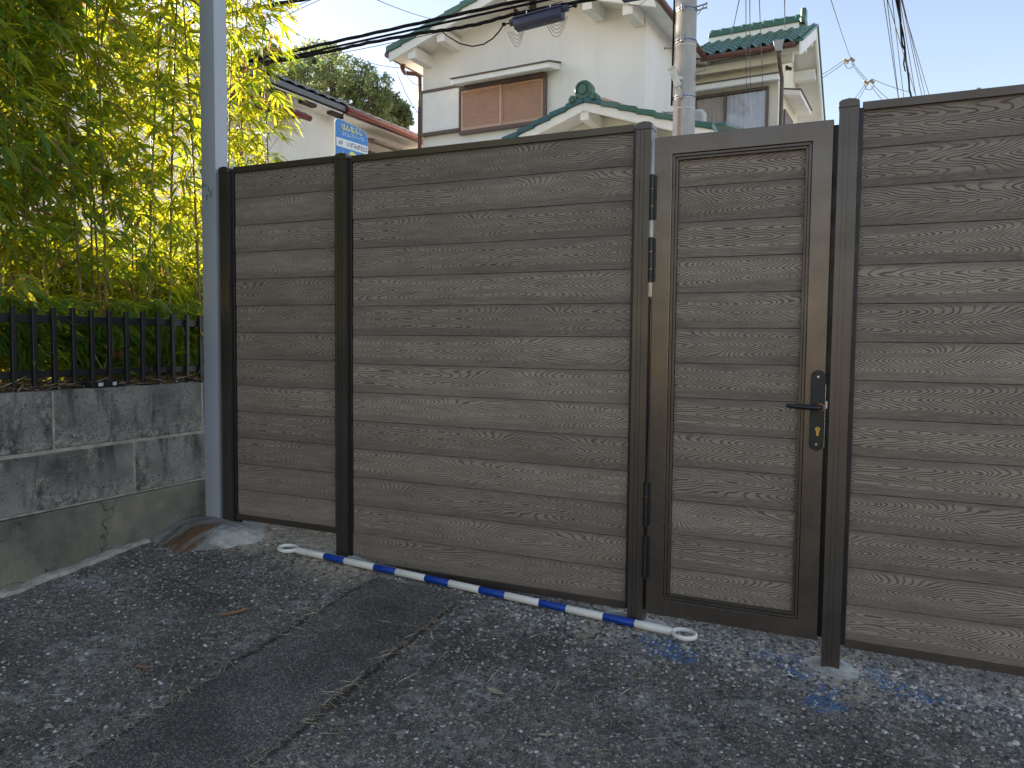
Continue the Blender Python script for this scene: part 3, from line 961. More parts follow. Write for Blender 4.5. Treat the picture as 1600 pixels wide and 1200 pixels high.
def bamboo_variant(seed, H, low):
    """Culm mesh and foliage mesh of one stem; foliage hangs in fans of lance leaves from short twigs."""
    rng = np.random.default_rng(seed)
    lean = rng.normal(0, 0.055, 2)
    cpt = lambda t: np.array([lean[0] * H * t ** 1.6, lean[1] * H * t ** 1.6, H * t])
    m = MB()
    ts = np.linspace(0, 1, 13)
    r0 = rng.uniform(0.007, 0.011)
    path, rad = [], []
    for i, t in enumerate(ts):
        for dt, k in ((-0.004, 1.0), (0.0, 1.28), (0.004, 1.0)):
            tt = min(max(t + dt, 0), 1)
            path.append(tuple(cpt(tt) + np.array([0, 0, dt * 0.0]))); rad.append(r0 * (1 - 0.75 * tt) * k)
    # drop duplicate end points
    pp, rr = [path[0]], [rad[0]]
    for a, b in zip(path[1:], rad[1:]):
        if (Vector(a) - Vector(pp[-1])).length > 1e-4: pp.append(a); rr.append(b)
    m.tube(pp, rr, 6)
    P, D, L = [], [], []
    t = low
    ang = rng.uniform(0, 6.28)
    tips = []
    while t < 0.99:
        for _ in range(3 if t > 0.25 else 2):
            ang += 2.4 + rng.normal(0, 0.5)
            bl = rng.uniform(0.14, 0.42) * (1.15 - 0.55 * t)
            b0 = cpt(t)
            dr = np.array([math.cos(ang), math.sin(ang), rng.uniform(0.35, 0.95)])
            dr /= np.linalg.norm(dr)
            b1 = b0 + dr * bl * 0.6; b2 = b0 + dr * bl + np.array([0, 0, -0.12 * bl])
            m.tube([b0, b1, b2], [0.0022, 0.0016, 0.0009], 3, caps=False)
            for q in (rng.uniform(0.45, 0.7), 1.0):
                tip = b0 + (b2 - b0) * q
                k = rng.integers(5, 9)
                out = np.array([math.cos(ang), math.sin(ang), 0.0])
                side = np.array([-out[1], out[0], 0.0])
                for j in range(k):
                    fan = (j - (k - 1) / 2) / max(1, (k - 1) / 2)
                    d = out * rng.uniform(0.5, 1.0) + side * fan * rng.uniform(0.6, 1.1) + np.array([0, 0, rng.uniform(-0.75, 0.25)])
                    P.append(tip + rng.normal(0, 0.012, 3)); D.append(d); L.append(rng.uniform(0.08, 0.175))
        t += rng.uniform(0.028, 0.045)
    P, D, L = np.array(P), np.array(D), np.array(L)
    V, F = leaves(P, D, L, L * rng.uniform(0.13, 0.19, len(L)), rng.uniform(0.1, 0.5, len(L)), rng)
    return m.mesh('culm', M['culm'], smooth=60), np_mesh('foliage', V, F, M['leaf'])


def build_bamboo():
    rng = np.random.default_rng(17)
    vs = [bamboo_variant(40 + i, H, low) for i, (H, low) in enumerate(((3.5, 0.13), (3.9, 0.16), (3.3, 0.15), (3.7, 0.20), (3.4, 0.12), (4.0, 0.24), (3.2, 0.11), (3.6, 0.17)))]
    shrubs = [bamboo_variant(80 + i, H, 0.12) for i, H in enumerate((0.36, 0.5, 0.28))]
    lm = []
    for i in range(4):
        r2 = np.random.default_rng(60 + i)
        V, F = leaves(np.zeros((1, 3)), np.array([[1.0, 0, -0.1 * i]]), np.array([0.16 + 0.012 * i]), np.array([0.024]), np.array([0.18 + 0.1 * i]), r2)
        lm.append(np_mesh('leaf', V, F, M['leaf']))
    spots = []
    y = 0.55
    while y < 4.05:                                # front row right behind the railing
        spots.append((-4.08 + rng.normal(0, 0.05), y + rng.normal(0, 0.04), True)); y += rng.uniform(0.13, 0.19) if y < 3.1 else rng.uniform(0.20, 0.27)
    for row, x in enumerate((-4.32, -4.58, -4.85, -5.2, -5.6, -6.0, -6.5, -7.0, -7.6)):
        y = 0.6
        ymax = 4.7 if row < 2 else 3.36 if row < 4 else 3.5
        while y < ymax:
            spots.append((x + rng.normal(0, 0.1), y + rng.normal(0, 0.07), False)); y += rng.uniform(0.24, 0.34) + 0.05 * row + (0.12 if y > 3.3 else 0)
    for row, x in enumerate((-4.1, -4.6, -5.3)):       # the same hedge carried on out of view, added to shade the lot behind
        y = -7.5 + 0.2 * row
        while y < 0.5:
            spots.append((x + rng.normal(0, 0.1), y, False)); y += rng.uniform(0.32, 0.46)
    for i, (x, y, front) in enumerate(spots):
        cu, fo = vs[rng.integers(0, len(vs))]
        far = math.atan2(x, y) > -0.93
        lab = ('tall sunlit yellow-green bamboo beside the grey steel post' if far else 'tall shaded dark green bamboo behind the black railing')
        t = empty('bamboo', (x, y, 0.985), rng.uniform(0, 6.28), lab, 'bamboo', 'sunlit bamboo in the hedge' if far else 'shaded bamboo in the hedge')
        t.scale = (1, 1, rng.uniform(0.94, 1.06) * (1.22 if x < -5.0 else 1.0))
        link('culm', cu, t)
        tag(link('foliage', fo, t), kind='stuff')
        if front:
            for k in range(26):                    # the foremost blades, one by one
                a = rng.uniform(-1.2, 1.2) - t.rotation_euler.z
                rr = rng.uniform(0.02, 0.16)
                link('leaf', lm[rng.integers(0, 4)], t, (math.cos(a) * rr, math.sin(a) * rr, rng.uniform(0.55, 3.0)),
                     (rng.normal(0, 0.5), rng.uniform(0.05, 0.9), a + rng.normal(0, 0.7)), tuple([rng.uniform(0.7, 1.15)] * 3))
    y = 1.0
    while y < 4.0:                                 # low leafy shoots at the foot
        cu, fo = shrubs[rng.integers(0, 3)]
        t = empty('bamboo_shoot', (-4.02 + rng.normal(0, 0.05), y, 0.985), rng.uniform(0, 6.28), 'low leafy bamboo shoot seen between the railing bars', 'bamboo', 'bamboo shoots at the foot of the hedge')
        t.scale = (0.9, 0.9, 0.9)
        link('culm', cu, t)
        tag(link('foliage', fo, t), kind='stuff')
        y += rng.uniform(0.15, 0.26)


build_bamboo()


def build_underwood():
    """Lower, bushier bamboo at the back of the bed, closing the view under the crowns."""
    rng = np.random.default_rng(23)
    vs = [bamboo_variant(120 + i, H, 0.05) for i, H in enumerate((1.5, 1.9, 1.7))]
    for x, ya, yb, k in ((-4.75, 3.35, 5.6, 0.62), (-5.2, 3.4, 5.8, 0.62), (-5.8, 3.45, 6.0, 0.55), (-6.5, 3.5, 6.1, 0.6), (-7.3, 3.55, 6.1, 0.7)):
        y = ya
        while y < yb:
            cu, fo = vs[rng.integers(0, 3)]
            t = empty('bamboo', (x + rng.normal(0, 0.08), y, 0.985), rng.uniform(0, 6.28), 'shorter bushy bamboo at the back of the bed, under the sunlit stems', 'bamboo', 'bushy bamboo at the back of the bed')
            t.scale = (1, 1, k * rng.uniform(0.9, 1.1))
            link('culm', cu, t)
            tag(link('foliage', fo, t), kind='stuff')
            y += rng.uniform(0.26, 0.36)


build_underwood()

# ------------------------------------------------------------------ grey steel post and footings
def build_steel_post():
    t = empty('steel_post', (-3.44, 3.3375, gz(-3.44, 3.3)), label='tall square grey painted steel post at the left end of the fence', cat='post')
    m = MB()
    m.box(-0.055, 0.055, -0.0475, 0.0475, 0.0, 5.2)
    m.build('shaft', M['steel'], t, bevel=0.004, seg=2, smooth=40)
    m = MB(); m.box(-0.058, 0.058, -0.0505, 0.0505, 5.2, 5.212)
    m.build('cap', M['steel'], t, bevel=0.003)


build_steel_post()


def heap(name, cx, cy, rx, ry, h, mat, label, seed, flat=0.35, dz=0.0):
    """A low trowelled heap of concrete round a post, its rim dying into the lot."""
    rng = random.Random(seed)
    n = 36
    ph = [rng.uniform(0, 6.28) for _ in range(3)]
    V, F = [], []
    rings = [1.0, 0.86, 0.68, 0.5, flat, 0.0]
    for ri, q in enumerate(rings):
        for k in range(n):
            a = 2 * math.pi * k / n
            wob = 1 + 0.07 * math.sin(2 * a + ph[0]) + 0.05 * math.sin(3 * a + ph[1]) + 0.03 * math.sin(7 * a + ph[2])
            x, y = rx * q * wob * math.cos(a), ry * q * wob * math.sin(a)
            z = gz(cx + x, cy + y) - gz(cx, cy) + dz + h * (1 - min(1, max(0, (q - flat) / (1 - flat)))) ** 1.15 - (0.012 if ri == 0 else 0)
            V.append((x, y, z + (rng.uniform(-0.002, 0.002) if 0 < ri < 5 else 0)))
    for ri in range(len(rings) - 1):
        for k in range(n):
            F.append((ri * n + k, ri * n + (k + 1) % n, (ri + 1) * n + (k + 1) % n, (ri + 1) * n + k))
    me = np_mesh(name, V, F, mat, True)
    return tag(link(name, me, None, (cx, cy, gz(cx, cy))), label, 'concrete footing')


heap('concrete_footing', -3.39, 3.20, 0.31, 0.31, 0.060, M['mound'], 'rust-stained old concrete heap around the grey steel post', 1)
heap('concrete_footing', -3.22, 3.20, 0.19, 0.17, 0.062, M['cement'], 'fresh pale cement heap at the foot of the leftmost fence post', 2)
heap('concrete_footing', -2.51, 3.34, 0.12, 0.08, 0.012, M['cement'], 'thin pale cement collar behind the left end of the striped bar', 3)
heap('concrete_footing', -0.93, 3.335, 0.17, 0.075, 0.014, M['cement'], 'pale cement collar under the hinge post, behind the striped bar', 4)
heap('concrete_footing', -0.09, 3.32, 0.125, 0.085, 0.018, M['cement'], 'round pale cement collar at the foot of the latch post', 5)

# ------------------------------------------------------------------ fence
PY = 3.318                                         # front of the boards
PF = 3.285                                         # front of the posts


def fence_post(parent, x0, wd, ztop, zbase, ox):
    """Extruded post: two fine grooves down the front, board channels on both sides, domed cap."""
    x1 = x0 + wd
    g = 0.0028
    dp = 0.07
    poly = [(x0, PF)]
    for gx in (x0 + wd * 0.30, x0 + wd * 0.55):
        poly += [(gx - g / 2, PF), (gx - g / 2, PF + 0.003), (gx + g / 2, PF + 0.003), (gx + g / 2, PF)]
    poly += [(x1, PF), (x1, PF + dp), (x0, PF + dp)]
    m = MB(); m.ext([(a - ox[0], b - ox[1]) for a, b in poly], 'z', zbase - 0.05 - ox[2], ztop - ox[2])
    o = m.build('post', M['post'], parent)
    c = MB()
    e = 0.003
    X0, X1, Y0, Y1 = x0 - e - ox[0], x1 + e - ox[0], PF - e - ox[1], PF + dp + e - ox[1]
    Z = ztop - ox[2]
    mid = (X0 + X1) / 2
    prof = [(X0, Z), (X1, Z), (X1, Z + 0.022), (X1 - 0.012, Z + 0.030), (mid, Z + 0.034), (X0 + 0.012, Z + 0.030), (X0, Z + 0.022)]
    c.ext(prof, 'y', Y0, Y1)
    c.build('cap', M['post'], o, bevel=0.002)
    return o


def channel(parent, x0, x1, z0, z1, ox):
    m = MB()
    m.box(x0 - ox[0], x1 - ox[0], PY - 0.014 - ox[1], PY - 0.0015 - ox[1], z0 - ox[2], z1 - ox[2])
    m.box(x0 - ox[0], x1 - ox[0], PY + 0.0265 - ox[1], PY + 0.036 - ox[1], z0 - ox[2], z1 - ox[2])
    return m.build('channel', M['black'], parent, bevel=0.001)


BOARD_MESH = {}


def board_mesh(L, hgt):
    key = (round(L, 3), round(hgt, 3))
    if key not in BOARD_MESH:
        m = MB(); h = hgt / 2 - 0.0006; l = L / 2
        # face slightly crowned, chamfered lips so each joint reads as a groove
        prof = [(0.0030, -h), (0.0, -h + 0.0018), (-0.0008, 0.0), (0.0, h - 0.0018), (0.0030, h), (0.021, h), (0.021, h - 0.014), (0.025, h - 0.014), (0.025, -h - 0.009), (0.0218, -h - 0.009), (0.0218, -h)]
        m.ext(prof, 'x', -l, l)
        BOARD_MESH[key] = m.mesh('board', M['board'])
    return BOARD_MESH[key]


def fence_panel(parent, x0, x1, ztop, n, ox, rail_top=0.026, rail_bot=0.025, p=0.15):
    """A run of boards between a U-section rail above and one below, all parts of the fence."""
    zb = ztop - n * p
    X0, X1, Yc = x0 - ox[0], x1 - ox[0], PY - ox[1]
    for (z0, z1, w0, w1) in ((ztop - 0.006, ztop + rail_top, ztop + rail_top - 0.004, ztop + rail_top), (zb - rail_bot, zb + 0.006, zb - rail_bot, zb - 0.010)):
        m = MB()
        z0, z1, w0, w1 = z0 - ox[2], z1 - ox[2], w0 - ox[2], w1 - ox[2]
        if w1 >= z1: prof = [(Yc - 0.013, z0), (Yc - 0.002, z0), (Yc - 0.002, w0), (Yc + 0.0265, w0), (Yc + 0.0265, z0), (Yc + 0.036, z0), (Yc + 0.036, z1), (Yc - 0.013, z1)]
        else: prof = [(Yc - 0.013, z0), (Yc + 0.036, z0), (Yc + 0.036, z1), (Yc + 0.0265, z1), (Yc + 0.0265, w1), (Yc - 0.002, w1), (Yc - 0.002, z1), (Yc - 0.013, z1)]
        m.ext(prof, 'x', X0, X1)
        m.build('rail', M['rail'], parent, bevel=0.0012)
    me = board_mesh(x1 - x0 - 0.006, p)
    rng = random.Random(int((x0 + 10) * 1000))
    for k in range(n):
        link('board', me, parent, ((x0 + x1) / 2 - ox[0] + rng.uniform(-0.002, 0.002), PY - ox[1] + rng.uniform(-0.0006, 0.0008), ztop - p * (k + 0.5) - ox[2]),
             (rng.uniform(-0.003, 0.003), 0, rng.uniform(-0.0005, 0.0005)))


def build_fence():
    ox = (-2.51, PY, gz(-2.51, PY))
    t = empty('fence', ox, label='long grey-brown wood-grain board fence left of the gate', cat='fence')
    fence_post(t, -3.356, 0.067, 2.205, gz(-3.32, PF), ox)
    fence_post(t, -2.548, 0.071, 2.207, gz(-2.5, PF), ox)
    fence_post(t, -0.941, 0.068, 2.192, gz(-0.9, PF), ox)
    fence_panel(t, -3.270, -2.562, 2.209, 13, ox)
    fence_panel(t, -2.461, -0.955, 2.199, 14, ox)
    channel(t, -3.288, -3.268, gz(-3.28, PF) - 0.03, 2.213, ox)
    channel(t, -2.566, -2.549, 0.24, 2.213, ox)
    channel(t, -2.476, -2.458, gz(-2.47, PF) - 0.03, 2.203, ox)
    channel(t, -0.957, -0.942, 0.08, 2.203, ox)
    ox = (-0.098, PY, gz(-0.098, PY))
    t = empty('fence', ox, label='grey-brown wood-grain board fence right of the gate', cat='fence')
    fence_post(t, -0.132, 0.069, 2.192, gz(-0.1, PF), ox)
    fence_panel(t, -0.050, 1.62, 2.186, 14, ox)
    channel(t, -0.062, -0.046, 0.07, 2.19, ox)
    channel(t, 1.616, 1.634, 0.07, 2.19, ox)
    fence_post(t, 1.635, 0.069, 2.19, gz(1.67, PF), ox)
    fence_panel(t, 1.724, 3.40, 2.186, 14, ox)
    channel(t, 1.705, 1.722, 0.07, 2.19, ox)
    fence_post(t, 3.418, 0.069, 2.19, gz(3.4, PF), ox)
    # tiny wing screw on the rail of the right panel
    m = MB(); m.tube([(0.335 + 0.098, 0.01, 2.21 - ox[2]), (0.335 + 0.098, 0.01, 2.2205 - ox[2])], [0.013, 0.010], 10)
    m.build('screw_head', M['galv'], t, smooth=40)


build_fence()

# ------------------------------------------------------------------ gate
def build_gate():
    GX0, GX1, GZ0, GZ1 = -0.858, -0.150, 0.078, 2.152
    GY = 3.288
    ox = ((GX0 + GX1) / 2, GY, GZ0)
    t = empty('gate', ox, label='narrow wood-grain board gate in a bronze metal frame, with black lever handle', cat='gate')
    fw = 0.076
    L = lambda x, y, z: (x - ox[0], y - ox[1], z - ox[2])
    d = 0.046

    X0, X1, Z0, Z1 = GX0, GX1, GZ0, GZ1
    bw = 0.072
    m = MB()
    o_ = [(X0, Z0), (X1, Z0), (X1, Z1), (X0, Z1)]
    i_ = [(X0 + fw, Z0 + bw), (X1 - fw, Z0 + bw), (X1 - fw, Z1 - fw), (X0 + fw, Z1 - fw)]
    m.add([L(x, GY, z) for x, z in o_] + [L(x, GY, z) for x, z in i_] + [L(x, GY + d, z) for x, z in o_] + [L(x, GY + d, z) for x, z in i_],
          [(k, (k + 1) % 4, 4 + (k + 1) % 4, 4 + k) for k in range(4)] + [(8 + k, 12 + k, 12 + (k + 1) % 4, 8 + (k + 1) % 4) for k in range(4)] +
          [(k, 8 + k, 8 + (k + 1) % 4, (k + 1) % 4) for k in range(4)] + [(4 + k, 4 + (k + 1) % 4, 12 + (k + 1) % 4, 12 + k) for k in range(4)])
    m.build('frame', M['gate'], t, bevel=0.0018)
    # inner glazing beads: two stepped strips on each side, mitred
    bx0, bx1, bz0, bz1 = X0 + fw, X1 - fw, Z0 + bw, Z1 - fw
    for (o0, o1, dy) in ((0.0015, 0.0125, 0.005), (0.0135, 0.0235, 0.012)):
        for side in range(4):
            a = {0: [(bx0 + o0, bz0 + o0), (bx0 + o1, bz0 + o1), (bx0 + o1, bz1 - o1), (bx0 + o0, bz1 - o0)],
                 1: [(bx1 - o0, bz0 + o0), (bx1 - o0, bz1 - o0), (bx1 - o1, bz1 - o1), (bx1 - o1, bz0 + o1)],
                 2: [(bx0 + o0, bz1 - o0), (bx0 + o1, bz1 - o1), (bx1 - o1, bz1 - o1), (bx1 - o0, bz1 - o0)],
                 3: [(bx0 + o0, bz0 + o0), (bx1 - o0, bz0 + o0), (bx1 - o1, bz0 + o1), (bx0 + o1, bz0 + o1)]}[side]
            m = MB(); m.prism([L(x, GY + dy, z) for x, z in a], [L(x, GY + d - 0.002, z) for x, z in a])
            m.build('bead', M['rail'], t, bevel=0.001)
    # boards
    ix0, ix1 = bx0 + 0.0245, bx1 - 0.0245
    iz0, iz1 = bz0 + 0.0, bz1 - 0.0
    z = 2.084 + 0.005
    rng = random.Random(9)
    me = board_mesh(ix1 - ix0, 0.15)
    for k in range(12):
        link('board', me, t, L((ix0 + ix1) / 2, PY + rng.uniform(-0.0006, 0.0008), z - 0.15 * (k + 0.5)), (rng.uniform(-0.003, 0.003), 0, 0))
    zl = z - 0.15 * 12
    hb = zl - (iz0 + 0.003)
    link('board', board_mesh(ix1 - ix0, hb), t, L((ix0 + ix1) / 2, PY, zl - hb / 2))
    # hinges: four three-knuckle barrels
    for z0 in (1.803, 1.536, 0.471, 0.237):
        m = MB()
        hz = 0.192
        for (a, b) in ((0.0, 0.056), (0.058, 0.130), (0.132, hz)):
            m.tube([L(-0.8645, GY - 0.010, z0 + a), L(-0.8645, GY - 0.010, z0 + b)], 0.0105, 14)
        m.box(L(-0.8640, 0, 0)[0], L(-0.846, 0, 0)[0], -0.006, -0.0005, z0 - ox[2] + 0.004, z0 - ox[2] + hz - 0.004)
        h = m.build('hinge', M['black'], t, smooth=40)
        m = MB()
        for a in (0.057, 0.131):
            m.tube([L(-0.8645, GY - 0.010, z0 + a - 0.0016), L(-0.8645, GY - 0.010, z0 + a + 0.0016)], 0.0100, 14)
        m.build('washer', M['copper'], h, smooth=40)
    # lock plate
    px, pz0, pz1, pw = -0.1765, 0.852, 1.172, 0.052
    pts = []
    for k in range(13):
        a = math.pi * k / 12
        pts.append((px + pw / 2 * math.cos(a), pz1 - pw / 2 + pw / 2 * math.sin(a)))
    for k in range(13):
        a = math.pi + math.pi * k / 12
        pts.append((px + pw / 2 * math.cos(a), pz0 + pw / 2 + pw / 2 * math.sin(a)))
    m = MB(); m.prism([L(x, GY - 0.009, zz) for x, zz in pts], [L(x, GY - 0.0005, zz) for x, zz in pts])
    lp = m.build('lock_plate', M['black'], t, bevel=0.002, seg=2)
    m = MB()
    pts2 = [(px + (x - px) * 1.05, (zz - 1.012) * 1.008 + 1.012) for x, zz in pts]
    m.prism([L(x, GY - 0.004, zz) for x, zz in pts2], [L(x, GY - 0.0004, zz) for x, zz in pts2])
    m.build('plate_rim', M['black'], lp)
    for zz in (1.147, 0.877):
        m = MB(); m.tube([L(px, GY - 0.0105, zz), L(px, GY - 0.0085, zz)], 0.0044, 12)
        m.box(*[v for v in (L(px - 0.003, 0, 0)[0], L(px + 0.003, 0, 0)[0], -0.0112, -0.0104, zz - 0.0006 - ox[2], zz + 0.0006 - ox[2])])
        m.build('screw', M['chrome'], lp, smooth=40)
    m = MB(); m.box(L(px - 0.0255, 0, 0)[0], L(px + 0.0255, 0, 0)[0], -0.0098, -0.0088, 0.990 - ox[2], 0.9935 - ox[2])
    m.build('plate_seam', M['black'], lp)
    hz = 1.026
    m = MB(); m.tube([L(px + 0.012, GY - 0.0085, hz), L(px + 0.012, GY - 0.020, hz)], [0.0165, 0.0150], 20)
    m.build('handle_rose', M['copper'], lp, smooth=40)
    m = MB()
    m.tube([L(px + 0.012, GY - 0.016, hz), L(px + 0.012, GY - 0.036, hz), L(px + 0.008, GY - 0.045, hz), L(px - 0.004, GY - 0.049, hz), L(px - 0.05, GY - 0.050, hz + 0.001), L(px - 0.098, GY - 0.050, hz + 0.003), L(px - 0.112, GY - 0.046, hz + 0.004)],
           [0.0115, 0.0115, 0.011, 0.0105, 0.0098, 0.0092, 0.0080], 14)
    m.build('lever_handle', M['black'], lp, smooth=50)
    m = MB()
    m.tube([L(px + 0.004, GY - 0.0085, 0.938), L(px + 0.004, GY - 0.0115, 0.938)], 0.0095, 16)
    m.box(L(px - 0.0008, 0, 0)[0], L(px + 0.0088, 0, 0)[0], -0.0113, -0.0087, 0.912 - ox[2], 0.936 - ox[2])
    kc = m.build('key_cylinder', M['brass'], lp, smooth=40)
    m = MB(); m.box(L(px + 0.0025, 0, 0)[0], L(px + 0.0055, 0, 0)[0], -0.0121, -0.0112, 0.932 - ox[2], 0.944 - ox[2])
    m.build('keyhole', M['black'], kc)
    m = MB(); m.box(L(GX1 - 0.016, 0, 0)[0], L(GX1 + 0.0165, 0, 0)[0], d + 0.001, d + 0.006, 0.0, GZ1 - GZ0 - 0.01)  # unseen strip added behind the latch gap to keep light out
    m.build('latch_light_stop', M['black'], t, bevel=0.001)
    m = MB(); m.box(L(GX0 - 0.014, 0, 0)[0], L(GX0 - 0.0005, 0, 0)[0], d + 0.001, d + 0.005, 0.0, 1.40)  # invented strip that blocks light so the lower hinge gap stays dark
    m.build('hinge_light_stop', M['black'], t)
    # steel forend let into the edge of the gate
    m = MB(); m.box(L(GX1 + 0.0002, 0, 0)[0], L(GX1 + 0.0035, 0, 0)[0], 0.004, 0.024, 0.862 - ox[2], 1.118 - ox[2])
    m.box(L(GX1 + 0.0034, 0, 0)[0], L(GX1 + 0.0105, 0, 0)[0], 0.008, 0.020, 1.02 - ox[2], 1.05 - ox[2])
    m.build('latch_plate', M['chrome'], t, bevel=0.0008)


build_gate()

# ------------------------------------------------------------------ striped cone bar lying on the ground
def build_bar():
    r = 0.017
    A = Vector((-2.678, 3.198, gz(-2.678, 3.198) + r + 0.006)); B = Vector((-0.748, 3.258, gz(-0.748, 3.258) + r + 0.008))
    u_ = (B - A).normalized(); Lb = (B - A).length
    t = empty('cone_bar', tuple(A), label='blue and white striped plastic bar with ring ends lying along the fence foot', cat='barrier bar')
    t.rotation_euler = u_.to_track_quat('X', 'Z').to_euler()
    cuts = [0.0, 0.121, 0.249, 0.429, 0.559, 0.727, 0.860, 1.024, 1.160, 1.333, 1.466, 1.641, 1.786, Lb - 0.05]
    for i in range(len(cuts) - 1):
        white = i % 2 == 0
        m = MB()
        a, b = cuts[i], cuts[i + 1]
        k = r * (1.04 if white else 1.0)
        m.tube([(a, 0, 0), (a + 0.001, 0, 0), (b - 0.001, 0, 0), (b, 0, 0)], [k * 0.97, k, k, k * 0.97], 20)
        m.build('white_sleeve' if white else 'blue_tube', M['white_plastic'] if white else M['blue_plastic'], t, smooth=40)
    for sgn, x0 in ((-1, 0.0), (1, Lb - 0.05)):
        m = MB()
        m.tube([(x0 - 0.001 * sgn, 0, 0), (x0 + sgn * 0.05, 0, 0), (x0 + sgn * 0.075, 0, -0.001)], [r * 1.09, r * 1.09, r * 0.7], 18)
        R0, rr = 0.049, 0.0085
        cx = x0 + sgn * (0.07 + R0)
        n = 40
        base = len(m.v)
        for k in range(n):
            a = 2 * math.pi * k / n
            for j in range(8):
                b = 2 * math.pi * j / 8
                m.v.append((cx + (R0 + rr * math.cos(b)) * math.cos(a), (R0 + rr * math.cos(b)) * math.sin(a), rr * 1.25 * math.sin(b)))
        for k in range(n):
            for j in range(8):
                m.f.append((base + k * 8 + j, base + ((k + 1) % n) * 8 + j, base + ((k + 1) % n) * 8 + (j + 1) % 8, base + k * 8 + (j + 1) % 8)); m.mi.append(0)
        m.build('ring_end', M['white_plastic'], t, smooth=45)


build_bar()

# ------------------------------------------------------------------ houses beyond the street
HA = math.radians(-3.8)
HO = (-7.973, 13.0, 0.0)                           # left front corner of the gabled house; local x along the front, y into the depth
HB = gz(-4, 5) - 0.15


def build_house():
    t = empty('house', HO, HA, label='two-storey cream house with green tiled gable and brown louvred shutters', cat='house')
    W, APX = 4.48, 2.24
    sl = 0.30
    top = lambda u: 6.70 + sl * (min(u, 2 * APX - u) + 0.37)           # roof surface over the front gable
    # main block
    m = MB()
    e0 = top(0) - 0.115
    m.ext([(0, HB), (W, HB), (W, e0), (APX, top(APX) - 0.115), (0, e0)], 'y', 0.0, 6.5)
    m.build('wall', M['wall'], t)
    # side wing
    wx0, wx1, wv0, wv1 = W - 0.2, 6.12, 2.75, 5.0
    m = MB()
    m.ext([(wv0, HB), (wv1, HB), (wv1, 6.45), (4.0, 7.30), (wv0, 6.70)], 'x', wx0 + 0.202, wx1)
    m.build('wing_wall', M['wall2'], t)
    # ---- main roof: two slabs with a white soffit below and tile courses above
    for s, name in ((-1, 'roof'), (1, 'roof')):
        m = MB()
        ua, ub = (-0.37, APX) if s < 0 else (APX, 2 * APX + 0.37)
        m.ext([(ua, top(ua) - 0.115), (ub, top(ub) - 0.115), (ub, top(ub) - 0.002), (ua, top(ua) - 0.002)], 'y', -0.56, 6.9)
        m.build('soffit', M['trim'], t)
        # stepped, ribbed tile surface
        V, F = [], []
        rows, per = 10, 24
        vs = np.linspace(-0.50, 6.85, per * 4 + 1)
        for i in range(rows):
            for q in (0, 1):
                f = (i + q) / rows
                u_ = (ua + (ub - ua) * f) if s < 0 else (ub + (ua - ub) * f)
                for k, v_ in enumerate(vs):
                    z = top(u_) + (0.045 if q == 0 else 0.012) + 0.022 * math.sin(2 * math.pi * k / 4.0)
                    V.append((u_, v_, z))
        nv = len(vs)
        for i in range(rows * 2 - 1):
            for k in range(nv - 1):
                F.append((i * nv + k, i * nv + k + 1, (i + 1) * nv + k + 1, (i + 1) * nv + k))
        r = link(name, np_mesh('roof', V, F, M['gtile']), t)
        # verge tiles, stepped one over the next
        vt = MB()
        a = math.atan(sl)
        n = 8
        Ls = (ub - ua) / n
        for k in range(n):
            u0 = (ua + k * Ls) if s < 0 else (ub - (k + 1) * Ls)
            lo, hi = (u0 - 0.03, u0 + Ls) if s < 0 else (u0 + Ls + 0.03, u0)
            q = MB()
            zl, zh = top(lo if s < 0 else lo), top(hi)
            q.ext([(lo, zl - 0.045), (hi, zh - 0.070), (hi, zh + 0.05), (lo, zl + 0.075)] if s < 0 else [(hi, zh - 0.070), (lo, zl - 0.045), (lo, zl + 0.075), (hi, zh + 0.05)], 'y', -0.66, -0.47)
            q.build('verge_tile', M['gtile'], r, bevel=0.012)
        m = MB()
        b0, b1 = (ua + 0.02, APX - 0.0008) if s < 0 else (APX + 0.0008, ub - 0.02)
        m.ext([(b0, top(b0) - 0.215), (b1, top(b1) - 0.215), (b1, top(b1) - 0.045), (b0, top(b0) - 0.045)], 'y', -0.62, -0.565)
        m.build('bargeboard', M['trim'], t, bevel=0.004)
        # eave gutter along the side, and its fascia
        ug = ua - 0.03 if s < 0 else ub + 0.03
        m = MB(); m.tube([(ug, -0.62, 6.63), (ug, 2.1 if s > 0 else 6.8, 6.61)], 0.055, 12)
        m.build('gutter', M['browngutter'], t, smooth=40)
    m = MB(); m.box(APX - 0.14, APX + 0.14, -0.62, 6.9, top(APX) + 0.012, top(APX) + 0.19)
    m.build('ridge', M['gtile'], t, bevel=0.03)
    # purlin ends under the verge
    for uc in (0.13, 0.78, APX, 3.66, 4.36):
        zt = top(uc) - 0.122 - abs(0.09 * sl)
        m = MB(); m.box(uc - 0.085, uc + 0.085, -0.56, -0.002, zt - 0.21, zt)
        m.build('purlin', M['trim'], t, bevel=0.004)
    # gable vent
    m = MB()
    m.box(APX - 0.24, APX + 0.20, -0.035, -0.002, 6.93, 7.30)
    v = m.build('gable_vent', M['brown'], t)
    for k in range(6):
        m = MB(); m.box(APX - 0.22, APX + 0.18, -0.055, -0.036, 6.95 + k * 0.055, 6.975 + k * 0.055)
        m.build('slat', M['brown'], v)
    # downpipe at the left front corner
    m = MB()
    m.tube([(-0.40, -0.12, 6.60), (-0.40, -0.12, 6.50), (-0.36, -0.10, 6.44), (-0.13, -0.055, 6.40), (-0.045, -0.05, 6.33), (-0.04, -0.05, 6.0), (-0.04, -0.05, HB)], 0.040, 10)
    m.tube([(-0.40, -0.12, 6.62), (-0.40, -0.12, 6.52)], [0.075, 0.045], 10)
    m.build('downpipe', M['browngutter'], t, smooth=50)
    # shutter box, left of the shuttered window
    m = MB(); m.box(0.055, 0.885, -0.10, -0.001, 5.235, 5.985)
